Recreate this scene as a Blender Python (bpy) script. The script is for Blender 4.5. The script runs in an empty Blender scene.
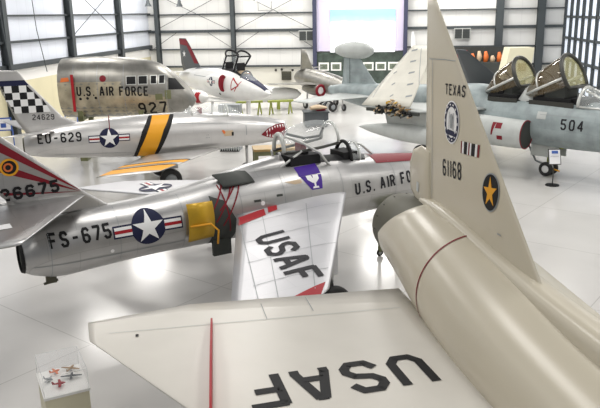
import bpy, math, random
from mathutils import Vector, Matrix
from mathutils.bvhtree import BVHTree
random.seed(4)
S = bpy.context.scene
COL = S.collection
R = math.radians
PI = math.pi

# ------------------------------------------------------------------ materials
def mat(name, col, rough=.5, metal=0., alpha=1., spec=.5, emit=None, es=1., panel=0., psize=1., noise=0., trans=0., bump=0.):
    m = bpy.data.materials.new(name); m.use_nodes = True
    nt = m.node_tree; b = nt.nodes['Principled BSDF']; L = nt.links
    c = (col[0], col[1], col[2], 1)
    b.inputs['Base Color'].default_value = c
    b.inputs['Roughness'].default_value = rough; b.inputs['Metallic'].default_value = metal
    b.inputs['Specular IOR Level'].default_value = spec
    if alpha < 1: b.inputs['Alpha'].default_value = alpha
    if trans: b.inputs['Transmission Weight'].default_value = trans
    if emit:
        b.inputs['Emission Color'].default_value = (*emit, 1); b.inputs['Emission Strength'].default_value = es
    if panel or noise:
        tc = nt.nodes.new('ShaderNodeTexCoord')
        last = None
        rgb = nt.nodes.new('ShaderNodeRGB'); rgb.outputs[0].default_value = c; last = rgb.outputs[0]
        if panel:
            sx = nt.nodes.new('ShaderNodeSeparateXYZ'); L.new(tc.outputs['Object'], sx.inputs[0])
            ad = nt.nodes.new('ShaderNodeMath'); ad.operation = 'ADD'
            L.new(sx.outputs['Z'], ad.inputs[0]); L.new(sx.outputs['Y'], ad.inputs[1])
            cx = nt.nodes.new('ShaderNodeCombineXYZ'); L.new(sx.outputs['X'], cx.inputs[0]); L.new(ad.outputs[0], cx.inputs[1])
            br = nt.nodes.new('ShaderNodeTexBrick'); L.new(cx.outputs[0], br.inputs['Vector'])
            br.inputs['Scale'].default_value = 1.0; br.inputs['Brick Width'].default_value = psize; br.inputs['Row Height'].default_value = psize*.47
            br.inputs['Mortar Size'].default_value = .006; br.inputs['Mortar Smooth'].default_value = .3
            br.inputs['Color1'].default_value = (1, 1, 1, 1); k = 1-panel*.35; br.inputs['Color2'].default_value = (k, k, k, 1)
            k = 1-panel; br.inputs['Mortar'].default_value = (k, k, k, 1)
            mx = nt.nodes.new('ShaderNodeMix'); mx.data_type = 'RGBA'; mx.blend_type = 'MULTIPLY'; mx.inputs['Factor'].default_value = 1
            L.new(last, mx.inputs['A']); L.new(br.outputs['Color'], mx.inputs['B']); last = mx.outputs['Result']
        if noise:
            nz = nt.nodes.new('ShaderNodeTexNoise'); nz.inputs['Scale'].default_value = 2.3; nz.inputs['Detail'].default_value = 5
            L.new(tc.outputs['Object'], nz.inputs['Vector'])
            mr = nt.nodes.new('ShaderNodeMapRange'); mr.inputs['From Min'].default_value = .3; mr.inputs['From Max'].default_value = .7
            mr.inputs['To Min'].default_value = 1-noise; mr.inputs['To Max'].default_value = 1.0
            L.new(nz.outputs['Fac'], mr.inputs['Value'])
            mx = nt.nodes.new('ShaderNodeMix'); mx.data_type = 'RGBA'; mx.blend_type = 'MULTIPLY'; mx.inputs['Factor'].default_value = 1
            L.new(last, mx.inputs['A']); L.new(mr.outputs[0], mx.inputs['B']); last = mx.outputs['Result']
            m2 = nt.nodes.new('ShaderNodeMapRange'); m2.inputs['To Min'].default_value = rough*.8; m2.inputs['To Max'].default_value = min(1, rough*1.25)
            L.new(nz.outputs['Fac'], m2.inputs['Value']); L.new(m2.outputs[0], b.inputs['Roughness'])
        L.new(last, b.inputs['Base Color'])
    return m

M = {}
M['silver'] = mat('polished_aluminium', (.50, .495, .49), .36, .85, panel=.22, psize=1.15, noise=.12)
M['silverwing'] = mat('aluminium_wing', (.60, .60, .62), .42, .55, panel=.10, psize=1.5, noise=.06)
M['silver86'] = mat('silver_paint', (.62, .61, .60), .34, .6, panel=.14, psize=1.3, noise=.08)
M['dull'] = mat('dull_aluminium', (.34, .33, .30), .38, .75, panel=.25, psize=1.0, noise=.3)
M['cream'] = mat('cream_grey_gloss_paint', (.58, .53, .42), .27, 0, spec=.5, panel=.02, psize=2.6, noise=0)
M['creamwing'] = mat('cream_grey_wing_paint', (.66, .63, .57), .32, 0, spec=.4, noise=.04)
M['white'] = mat('white_gloss_paint', (.80, .80, .78), .3, 0, panel=.08, psize=1.2, noise=.08)
M['grey'] = mat('navy_grey_paint', (.36, .42, .43), .5, 0, panel=.15, psize=1.0, noise=.35)
M['greylight'] = mat('pale_grey_paint', (.54, .565, .55), .5, 0, panel=.1, psize=1.2, noise=.15)
M['offwhite'] = mat('off_white_underside_paint', (.72, .70, .62), .5, 0, panel=.1, psize=1.1, noise=.1)
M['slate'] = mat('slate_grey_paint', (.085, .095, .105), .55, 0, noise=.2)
M['black'] = mat('black_paint', (.012, .012, .013), .6, spec=.25)
M['soft_black'] = mat('faded_black_paint', (.022, .022, .026), .6, spec=.25)
M['rubber'] = mat('black_rubber', (.025, .025, .025), .7)
M['cavity'] = mat('dark_grey_bay_lining', (.05, .055, .05), .7, noise=.3)
M['red'] = mat('red_paint', (.36, .012, .02), .5, spec=.3)
M['darkred'] = mat('dark_red_paint', (.20, .008, .018), .5, spec=.3)
M['orange'] = mat('orange_paint', (.70, .16, .03), .5)
M['yellow'] = mat('yellow_paint', (.80, .36, .01), .5)
M['gold'] = mat('zinc_yellow_primer', (.60, .36, .02), .35, .3, noise=.3)
M['green_primer'] = mat('zinc_green_primer', (.35, .40, .08), .5, noise=.2)
M['navy'] = mat('insignia_blue', (.015, .018, .055), .55, spec=.25)
M['purple'] = mat('purple_paint', (.06, .02, .26), .5, spec=.3)
M['whitedecal'] = mat('white_marking_paint', (.85, .85, .85), .35)
M['blue'] = mat('blue_paint', (.05, .12, .42), .4)
M['olive'] = mat('olive_metal', (.10, .095, .065), .55, .3, noise=.25)
M['olive_paint'] = mat('olive_paint', (.16, .17, .08), .5)
M['steel'] = mat('steel', (.45, .45, .45), .35, .8)
M['glass'] = mat('canopy_glass', (.9, .95, .95), .04, 0, alpha=.22, spec=.8)
M['amber'] = mat('amber_canopy_glass', (.13, .09, .04), .06, 0, alpha=.6, spec=.8)
M['amberlight'] = mat('pale_gold_canopy_glass', (.62, .60, .30), .06, 0, alpha=.45, spec=.8)
M['frame'] = mat('dark_canopy_frame', (.05, .05, .045), .4, .3)
M['framelight'] = mat('grey_canopy_frame', (.55, .56, .54), .35, .4)
M['casewhite'] = mat('white_laminate', (.86, .85, .82), .35)
M['casecream'] = mat('cream_laminate', (.68, .64, .47), .5)
M['acrylic'] = mat('clear_acrylic', (.95, .97, 1), .03, 0, alpha=.07, spec=.4)
M['acrylic_edge'] = mat('acrylic_edge', (.9, .92, .93), .15, 0, alpha=.35)
M['wood'] = mat('varnished_wood', (.50, .33, .12), .45, noise=.3)
M['structure'] = mat('dark_steel_frame', (.055, .065, .07), .5, .1, noise=.1)
M['structure_blue'] = mat('dark_blue_steel', (.04, .045, .09), .5)
M['beige'] = mat('mottled_beige_metal', (.55,.49,.36), .35, .45, noise=.45)
M['paper'] = mat('white_paper', (.9, .9, .92), .5)
M['brown'] = mat('brown_plastic', (.30, .17, .05), .4)
M['tan'] = mat('tan_paint', (.55, .42, .28), .5)
M['stenc'] = mat('grey_stencil_paint', (.30, .32, .33), .5)

def wallmat(name, base, rib=.5, amp=.07):
    m = bpy.data.materials.new(name); m.use_nodes = True; nt = m.node_tree; b = nt.nodes['Principled BSDF']
    tc = nt.nodes.new('ShaderNodeTexCoord'); sx = nt.nodes.new('ShaderNodeSeparateXYZ'); nt.links.new(tc.outputs['Object'], sx.inputs[0])
    w = nt.nodes.new('ShaderNodeMath'); w.operation = 'PINGPONG'; w.inputs[1].default_value = rib
    nt.links.new(sx.outputs['X'], w.inputs[0])
    mr = nt.nodes.new('ShaderNodeMapRange'); mr.inputs['From Max'].default_value = .06; mr.inputs['To Min'].default_value = 1-amp; mr.inputs['To Max'].default_value = 1
    nt.links.new(w.outputs[0], mr.inputs['Value'])
    nz = nt.nodes.new('ShaderNodeTexNoise'); nz.inputs['Scale'].default_value = .6; nt.links.new(tc.outputs['Object'], nz.inputs['Vector'])
    m2 = nt.nodes.new('ShaderNodeMapRange'); m2.inputs['To Min'].default_value = .88; m2.inputs['To Max'].default_value = 1.05; nt.links.new(nz.outputs['Fac'], m2.inputs['Value'])
    mm = nt.nodes.new('ShaderNodeMath'); mm.operation = 'MULTIPLY'; nt.links.new(mr.outputs[0], mm.inputs[0]); nt.links.new(m2.outputs[0], mm.inputs[1])
    mx = nt.nodes.new('ShaderNodeMix'); mx.data_type = 'RGBA'; mx.blend_type = 'MULTIPLY'; mx.inputs['Factor'].default_value = 1
    mx.inputs['A'].default_value = (*base, 1); nt.links.new(mm.outputs[0], mx.inputs['B'])
    nt.links.new(mx.outputs['Result'], b.inputs['Base Color']); b.inputs['Roughness'].default_value = .6
    return m
M['liner'] = wallmat('white_liner_panel', (.74, .74, .72))
M['linerblue'] = wallmat('daylit_liner_panel', (.78, .82, .90))  # lighter, bluish base colour stands in for daylight through translucent panels
M['lowerwall'] = wallmat('cream_lower_panel', (.74, .72, .64), 2., .05)
M['lowerwallL'] = wallmat('cream_lower_panel_warm', (.74, .68, .46), 3., .05)

def floormat():
    m = bpy.data.materials.new('polished_concrete'); m.use_nodes = True; nt = m.node_tree; b = nt.nodes['Principled BSDF']; L = nt.links
    tc = nt.nodes.new('ShaderNodeTexCoord')
    n1 = nt.nodes.new('ShaderNodeTexNoise'); n1.inputs['Scale'].default_value = .35; n1.inputs['Detail'].default_value = 6; L.new(tc.outputs['Object'], n1.inputs['Vector'])
    mr = nt.nodes.new('ShaderNodeMapRange'); mr.inputs['From Min'].default_value = .3; mr.inputs['From Max'].default_value = .7; mr.inputs['To Min'].default_value = .9; mr.inputs['To Max'].default_value = 1.02; L.new(n1.outputs['Fac'], mr.inputs['Value'])
    mp = nt.nodes.new('ShaderNodeMapping'); mp.inputs['Rotation'].default_value = (0, 0, R(38)); L.new(tc.outputs['Object'], mp.inputs['Vector'])
    br = nt.nodes.new('ShaderNodeTexBrick'); br.offset = 0; br.inputs['Scale'].default_value = 1; br.inputs['Brick Width'].default_value = 3.6; br.inputs['Row Height'].default_value = 3.6
    br.inputs['Mortar Size'].default_value = .012; br.inputs['Mortar Smooth'].default_value = .2
    br.inputs['Color1'].default_value = (1, 1, 1, 1); br.inputs['Color2'].default_value = (.97, .97, .97, 1); br.inputs['Mortar'].default_value = (.72, .72, .71, 1)
    L.new(mp.outputs[0], br.inputs['Vector'])
    mx = nt.nodes.new('ShaderNodeMix'); mx.data_type = 'RGBA'; mx.blend_type = 'MULTIPLY'; mx.inputs['Factor'].default_value = 1
    mx.inputs['A'].default_value = (.66, .645, .625, 1); L.new(br.outputs['Color'], mx.inputs['B'])
    m2 = nt.nodes.new('ShaderNodeMix'); m2.data_type = 'RGBA'; m2.blend_type = 'MULTIPLY'; m2.inputs['Factor'].default_value = 1
    L.new(mx.outputs['Result'], m2.inputs['A']); L.new(mr.outputs[0], m2.inputs['B']); L.new(m2.outputs['Result'], b.inputs['Base Color'])
    r2 = nt.nodes.new('ShaderNodeMapRange'); r2.inputs['To Min'].default_value = .22; r2.inputs['To Max'].default_value = .12; L.new(n1.outputs['Fac'], r2.inputs['Value']); L.new(r2.outputs[0], b.inputs['Roughness']); b.inputs['Specular IOR Level'].default_value = .36
    return m
M['floor'] = floormat()

# ------------------------------------------------------------------ mesh builder
class MB:
    def __init__(s): s.v = []; s.f = []; s.m = []; s.sm = []; s.mats = []
    def mi(s, m):
        m = M[m] if isinstance(m, str) else m
        if m not in s.mats: s.mats.append(m)
        return s.mats.index(m)
    def add(s, vs, fs, m, smooth=True):
        o = len(s.v); k = s.mi(m); s.v += [Vector(p) for p in vs]
        for f in fs: s.f.append([o+i for i in f]); s.m.append(k); s.sm.append(smooth)
        return s
    def box(s, a, b, m, rot=None, c=None):
        (x0, y0, z0), (x1, y1, z1) = a, b
        vs = [Vector(p) for p in ((x0,y0,z0),(x1,y0,z0),(x1,y1,z0),(x0,y1,z0),(x0,y0,z1),(x1,y0,z1),(x1,y1,z1),(x0,y1,z1))]
        if rot is not None:
            c = Vector(c) if c is not None else (Vector(a)+Vector(b))/2
            vs = [rot @ (p-c)+c for p in vs]
        return s.add(vs, [(3,2,1,0),(4,5,6,7),(0,1,5,4),(1,2,6,5),(2,3,7,6),(3,0,4,7)], m, False)
    def hexa(s, vs, m): return s.add(vs, [(3,2,1,0),(4,5,6,7),(0,1,5,4),(1,2,6,5),(2,3,7,6),(3,0,4,7)], m, False)
    def tube(s, pts, r, m, n=8, cap=True):
        pts = [Vector(p) for p in pts]; rs = r if isinstance(r, (list, tuple)) else [r]*len(pts)
        vs = []; fs = []; up = None
        for i, p in enumerate(pts):
            t = (pts[min(i+1, len(pts)-1)]-pts[max(i-1, 0)]).normalized()
            if up is None: up = t.orthogonal().normalized()
            up = (up-t*up.dot(t)).normalized(); w = t.cross(up)
            for k in range(n):
                a = 2*PI*k/n; vs.append(p+(up*math.cos(a)+w*math.sin(a))*rs[i])
        for i in range(len(pts)-1):
            for k in range(n): fs.append((i*n+k, i*n+(k+1) % n, (i+1)*n+(k+1) % n, (i+1)*n+k))
        if cap: fs.append(tuple(range(n))[::-1]); fs.append(tuple((len(pts)-1)*n+k for k in range(n)))
        return s.add(vs, fs, m)
    def loft(s, st, m, n=40, cap0=True, cap1=True, sub=4, e=2., capm=None, th0=0, th1=2*PI):
        # stations (x, zc, hh, hw[, yc]) along x; smooth (Catmull-Rom) between them
        st = [tuple(q)+(0,)*(5-len(q)) for q in st]; P = []
        for i in range(len(st)-1):
            p0, p1, p2, p3 = st[max(i-1, 0)], st[i], st[i+1], st[min(i+2, len(st)-1)]
            for k in range(sub):
                t = k/sub
                # tangents scaled for uneven spacing in x
                def h(j):
                    d = p2[0]-p1[0]
                    m1 = (p2[j]-p0[j])/(p2[0]-p0[0])*d if p2[0] != p0[0] else 0
                    m2 = (p3[j]-p1[j])/(p3[0]-p1[0])*d if p3[0] != p1[0] else 0
                    return (2*t**3-3*t*t+1)*p1[j]+(t**3-2*t*t+t)*m1+(-2*t**3+3*t*t)*p2[j]+(t**3-t*t)*m2
                P.append((p1[0]+(p2[0]-p1[0])*t, h(1), max(.002, h(2)), max(.002, h(3)), h(4)))
        P.append(st[-1]); s.prof = P
        vs = []; fs = []; full = abs(th1-th0-2*PI) < 1e-6; nn = n if full else n+1
        for (x, zc, hh, hw, yc) in P:
            for k in range(nn):
                a = th0+(th1-th0)*k/n; c, q = math.cos(a), math.sin(a)
                vs.append((x, yc+hw*math.copysign(abs(c)**(2/e), c), zc+hh*math.copysign(abs(q)**(2/e), q)))
        for i in range(len(P)-1):
            for k in range(n): fs.append((i*nn+k, (i+1)*nn+k, (i+1)*nn+(k+1) % nn, i*nn+(k+1) % nn))
        s.add(vs, fs, m)
        if full:
            if cap0: s.add(vs[:n], [tuple(range(n))], capm or m, False)
            if cap1: s.add(vs[-n:], [tuple(range(n))[::-1]], capm or m, False)
        return s
    def panel(s, sec, m, td, n=9, sub=6):
        # sections (LE, TE, thickness); td = thickness direction
        td = Vector(td).normalized(); A = []
        for i in range(len(sec)-1):
            for k in range(sub):
                t = k/sub; a, b = sec[i], sec[i+1]
                A.append((Vector(a[0]).lerp(Vector(b[0]), t), Vector(a[1]).lerp(Vector(b[1]), t), a[2]*(1-t)+b[2]*t))
        A.append((Vector(sec[-1][0]), Vector(sec[-1][1]), sec[-1][2]))
        vs = []; fs = []; N = 2*n
        for (le, te, th) in A:
            for k in range(N):
                if k <= n: u = k/n; sg = 1
                else: u = (N-k)/n; sg = -1
                u = u**1.5 if u < 1 else 1
                y = 2.6*(.2969*math.sqrt(u)-.126*u-.3516*u*u+.2843*u**3-.1015*u**4)
                y = max(y*1.9, .03)*th*sg if 0 < u < 1 else (0 if u == 0 else .02*th*sg)
                vs.append(le.lerp(te, u)+td*y)
        for i in range(len(A)-1):
            for k in range(N): fs.append((i*N+k, i*N+(k+1) % N, (i+1)*N+(k+1) % N, (i+1)*N+k))
        fs.append(tuple(range(N))[::-1]); fs.append(tuple((len(A)-1)*N+k for k in range(N)))
        return s.add(vs, fs, m)
    def bvh(s): s.B = BVHTree.FromPolygons([tuple(p) for p in s.v], s.f); return s
    def decal(s, polys, m, to3, d, layer=1, grid=.1, far=6):
        # polys: convex 2-D polygons; to3 maps (u,v) to a 3-D start point; d = projection direction
        if not hasattr(s, 'B'): s.bvh()
        d = Vector(d).normalized(); cache = {}; vs = []; fs = []
        def vert(u, v):
            k = (round(u, 4), round(v, 4))
            if k not in cache:
                o = Vector(to3(u, v)); h = s.B.ray_cast(o-d*far, d)
                if h[0] is None: cache[k] = None
                else:
                    nr = h[1]
                    if nr.dot(d) > 0: nr = -nr
                    if nr.dot(d) > -.08: cache[k] = None
                    else: vs.append(h[0]+nr*(.004+.004*layer)); cache[k] = len(vs)-1
            return cache[k]
        def sub(a, b, c, dep=0):
            L = [math.dist(a, b), math.dist(b, c), math.dist(c, a)]; k = L.index(max(L))
            if L[k] > grid and dep < 14:
                if k == 0: q = ((a[0]+b[0])/2, (a[1]+b[1])/2); sub(a, q, c, dep+1); sub(q, b, c, dep+1)
                elif k == 1: q = ((c[0]+b[0])/2, (c[1]+b[1])/2); sub(a, b, q, dep+1); sub(a, q, c, dep+1)
                else: q = ((a[0]+c[0])/2, (a[1]+c[1])/2); sub(a, b, q, dep+1); sub(q, b, c, dep+1)
            else:
                t = [vert(*p) for p in (a, b, c)]
                if None not in t:
                    n = (vs[t[1]]-vs[t[0]]).cross(vs[t[2]]-vs[t[0]])
                    fs.append(tuple(t) if n.dot(d) < 0 else tuple(t[::-1]))
        for p in polys:
            for i in range(1, len(p)-1): sub(p[0], p[i], p[i+1])
        if fs: s.add(vs, fs, m)
        return s
    def build(s, name, parent=None, **kw):
        me = bpy.data.meshes.new(name); me.from_pydata([tuple(p) for p in s.v], [], s.f)
        for m in s.mats: me.materials.append(m)
        me.polygons.foreach_set('material_index', s.m); me.polygons.foreach_set('use_smooth', s.sm); me.update()
        o = bpy.data.objects.new(name, me); COL.objects.link(o)
        if parent is not None: o.parent = parent
        for k, v in kw.items(): o[k] = v
        return o

def thing(name, label, cat, loc=(0,0,0), rz=0, group=None, tilt=None):
    o = bpy.data.objects.new(name, None); COL.objects.link(o); o.empty_display_size = .2
    o.location = loc; o.rotation_euler = (0, 0, rz); o['label'] = label; o['category'] = cat
    if group: o['group'] = group
    return o
def tag(o, label, cat, group=None):
    o['label'] = label; o['category'] = cat
    if group: o['group'] = group
    return o
def struct(o): o['kind'] = 'structure'; return o
def aircraft(name, label, o, hd, cat='aircraft'): return thing(name, label, cat, (o[0], o[1], 0), math.atan2(hd[1], hd[0]))

# ------------------------------------------------------------------ stroke lettering and insignia (2-D polygons)
GL = {'A':[[(0,0),(0,.6),(1.6,6),(2.4,6),(4,.6),(4,0)],[(.7,2),(3.3,2)]],'S':[[(4,4.9),(3.1,6),(.9,6),(0,5),(0,4.1),(.9,3.2),(3.1,2.8),(4,1.9),(4,1),(3.1,0),(.9,0),(0,1.1)]],
 'U':[[(0,6),(0,1.2),(1,0),(3,0),(4,1.2),(4,6)]],'F':[[(0,0),(0,6),(4,6)],[(0,3.1),(3,3.1)]],'E':[[(4,0),(0,0),(0,6),(4,6)],[(0,3.1),(3,3.1)]],'I':[[(2,0),(2,6)]],
 'R':[[(0,0),(0,6),(3,6),(4,5),(4,4),(3,3),(0,3)],[(2,3),(4,0)]],'O':[[(1,0),(0,1),(0,5),(1,6),(3,6),(4,5),(4,1),(3,0),(1,0)]],'C':[[(4,5),(3,6),(1,6),(0,5),(0,1),(1,0),(3,0),(4,1)]],
 'T':[[(2,0),(2,6)],[(0,6),(4,6)]],'X':[[(0,0),(4,6)],[(0,6),(4,0)]],'.':[[(1.6,0),(2.4,0)]],'-':[[(.6,3),(3.4,3)]],' ':[],
 '9':[[(0,1),(1,0),(3,0),(4,1),(4,5),(3,6),(1,6),(0,5),(0,4),(1,2.9),(4,2.9)]],'6':[[(4,5),(3,6),(1,6),(0,5),(0,1),(1,0),(3,0),(4,1),(4,2.2),(3,3.2),(0,3.2)]],
 '2':[[(0,5),(1,6),(3,6),(4,5),(4,3.9),(0,.9),(0,0),(4,0)]],'7':[[(0,6),(4,6),(4,5),(1.4,0)]],'5':[[(4,6),(0,6),(0,3.4),(3,3.4),(4,2.4),(4,1),(3,0),(1,0),(0,1)]],
 '4':[[(3,0),(3,6),(0,2),(0,1.6),(4,1.6)]],'0':[[(1,0),(0,1),(0,5),(1,6),(3,6),(4,5),(4,1),(3,0),(1,0)]],'1':[[(2,0),(2,6)]],'8':[[(1,0),(0,1),(0,2),(1,3.1),(0,4),(0,5),(1,6),(3,6),(4,5),(4,4),(3,3.1),(4,2),(4,1),(3,0),(1,0)],[(1,3.1),(3,3.1)]]}
NAR = {'I': 1.6, '.': 1.6, '1': 1.6, ' ': 2.2}
def seg(a, b, w):
    dx, dy = b[0]-a[0], b[1]-a[1]; l = math.hypot(dx, dy) or 1; dx /= l; dy /= l
    e = w*.22; a = (a[0]-dx*e, a[1]-dy*e); b = (b[0]+dx*e, b[1]+dy*e); nx, ny = -dy*w/2, dx*w/2
    return [(a[0]+nx, a[1]+ny), (b[0]+nx, b[1]+ny), (b[0]-nx, b[1]-ny), (a[0]-nx, a[1]-ny)]
def text(t, p0, p1, h, w=.95, gap=1.9, shear=0.):
    # baseline from p0 to p1, letter height h, up = 90 deg left of the baseline
    adv = [NAR.get(c, 4) for c in t]; tot = sum(adv)+gap*(len(t)-1)
    dx, dy = p1[0]-p0[0], p1[1]-p0[1]; L = math.hypot(dx, dy); sx = L/tot; sy = h/6.0; ux, uy = dx/L, dy/L
    out = []; x = 0
    ws = w
    for c, a in zip(t, adv):
        off = 0 if a == 4 else (2-a/2)
        for pl in GL[c]:
            for i in range(len(pl)-1):
                # stroke quad in glyph space, inset so that strokes stay inside the cell
                g = [(x+ws/2+(q[0]-off)/(4 if a == 4 else 4)*((4 if a == 4 else 4)-ws), ws/2+q[1]/6*(6-ws)) for q in (pl[i], pl[i+1])]
                A_, B_ = [(q[0]*sx, q[1]*sy) for q in g]
                wd = ws*min(sx, sy) if abs(sx/sy-1) < .25 else ws*(sx+sy)/2
                q4 = seg(A_, B_, wd)
                out.append([(p0[0]+ux*(q[0]+shear*q[1])-uy*q[1], p0[1]+uy*(q[0]+shear*q[1])+ux*q[1]) for q in q4])
        x += a+gap
    return out
def disc(c, r, n=32, rx=None):
    rx = rx or r
    return [[(c[0]+rx*math.cos(2*PI*k/n), c[1]+r*math.sin(2*PI*k/n)) for k in range(n)]]
def ring(c, r0, r1, n=32, rx=1.):
    P = lambda r, k: (c[0]+rx*r*math.cos(2*PI*k/n), c[1]+r*math.sin(2*PI*k/n))
    return [[P(r0, k), P(r0, k+1), P(r1, k+1), P(r1, k)] for k in range(n)]
def star5(c, r, rot=0, rx=1.):
    P = []
    for k in range(10):
        a = PI/2+rot+k*PI/5; q = r if k % 2 == 0 else r*.382
        P.append((c[0]+rx*q*math.cos(a), c[1]+q*math.sin(a)))
    return [[c, P[i-1], P[i], P[(i+1) % 10]] for i in range(0, 10, 2)]
def rect(x0, y0, x1, y1): return [(x0, y0), (x1, y0), (x1, y1), (x0, y1)]
def rotp(polys, c, a):
    ca, sa = math.cos(a), math.sin(a)
    return [[(c[0]+(p[0]-c[0])*ca-(p[1]-c[1])*sa, c[1]+(p[0]-c[0])*sa+(p[1]-c[1])*ca) for p in q] for q in polys]
def insignia(g, c, r, to3, d, a=0, red=True, grid=.08):
    bar = lambda hx, hy: rotp([rect(c[0]-hx, c[1]-hy, c[0]+hx, c[1]+hy)], c, a)
    g.decal(bar(r*2.08, r*.36), 'navy', to3, d, 1, grid)
    g.decal(disc(c, r*1.02), 'navy', to3, d, 2, grid)
    for s in (-1, 1):
        x0, x1 = c[0]+s*r*.98, c[0]+s*r*2.0
        g.decal(rotp([rect(min(x0, x1), c[1]-r*.26, max(x0, x1), c[1]+r*.26)], c, a), 'whitedecal', to3, d, 3, grid)
        if red: g.decal(rotp([rect(min(x0, x1), c[1]-r*.09, max(x0, x1), c[1]+r*.09)], c, a), 'red', to3, d, 4, grid)
    g.decal(rotp(star5(c, r*.95), c, a), 'whitedecal', to3, d, 5, grid)
SB = lambda u, v: (u, -2., v)          # starboard side: (x, z)
DS = (0, 1, 0)
TP = lambda u, v: (u, v, 4.)           # from above: (x, y)
DT = (0, 0, -1)

def wheel(parent, x, y, r, w=.2, hub='whitedecal', name='wheel', z=None):
    z = r if z is None else z; g = MB(); n = 28
    prof = [(-w/2, r*.55), (-w/2, r*.85), (-w*.36, r*.98), (0, r), (w*.36, r*.98), (w/2, r*.85), (w/2, r*.55), (w*.3, r*.5), (-w*.3, r*.5)]
    vs = [(x+q*math.cos(2*PI*k/n), y+a, z+q*math.sin(2*PI*k/n)) for k in range(n) for a, q in prof]; m = len(prof)
    g.add(vs, [(k*m+j, k*m+(j+1) % m, ((k+1) % n)*m+(j+1) % m, ((k+1) % n)*m+j) for k in range(n) for j in range(m)], 'rubber')
    o = g.build(name, parent)
    h = MB(); h.tube([(x, y-w*.5, z), (x, y-w*.4, z), (x, y+w*.4, z), (x, y+w*.5, z)], [r*.3, r*.56, r*.56, r*.3], hub, 20); h.build('hub', o)
    return o
def strut(parent, p, q, r=.06, m='steel', name='gear_strut', extra=()):
    g = MB(); g.tube([p, q], [r*1.25, r*.9], m, 12)
    for a, b in extra: g.tube([a, b], r*.5, m, 8)
    return g.build(name, parent)

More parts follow.
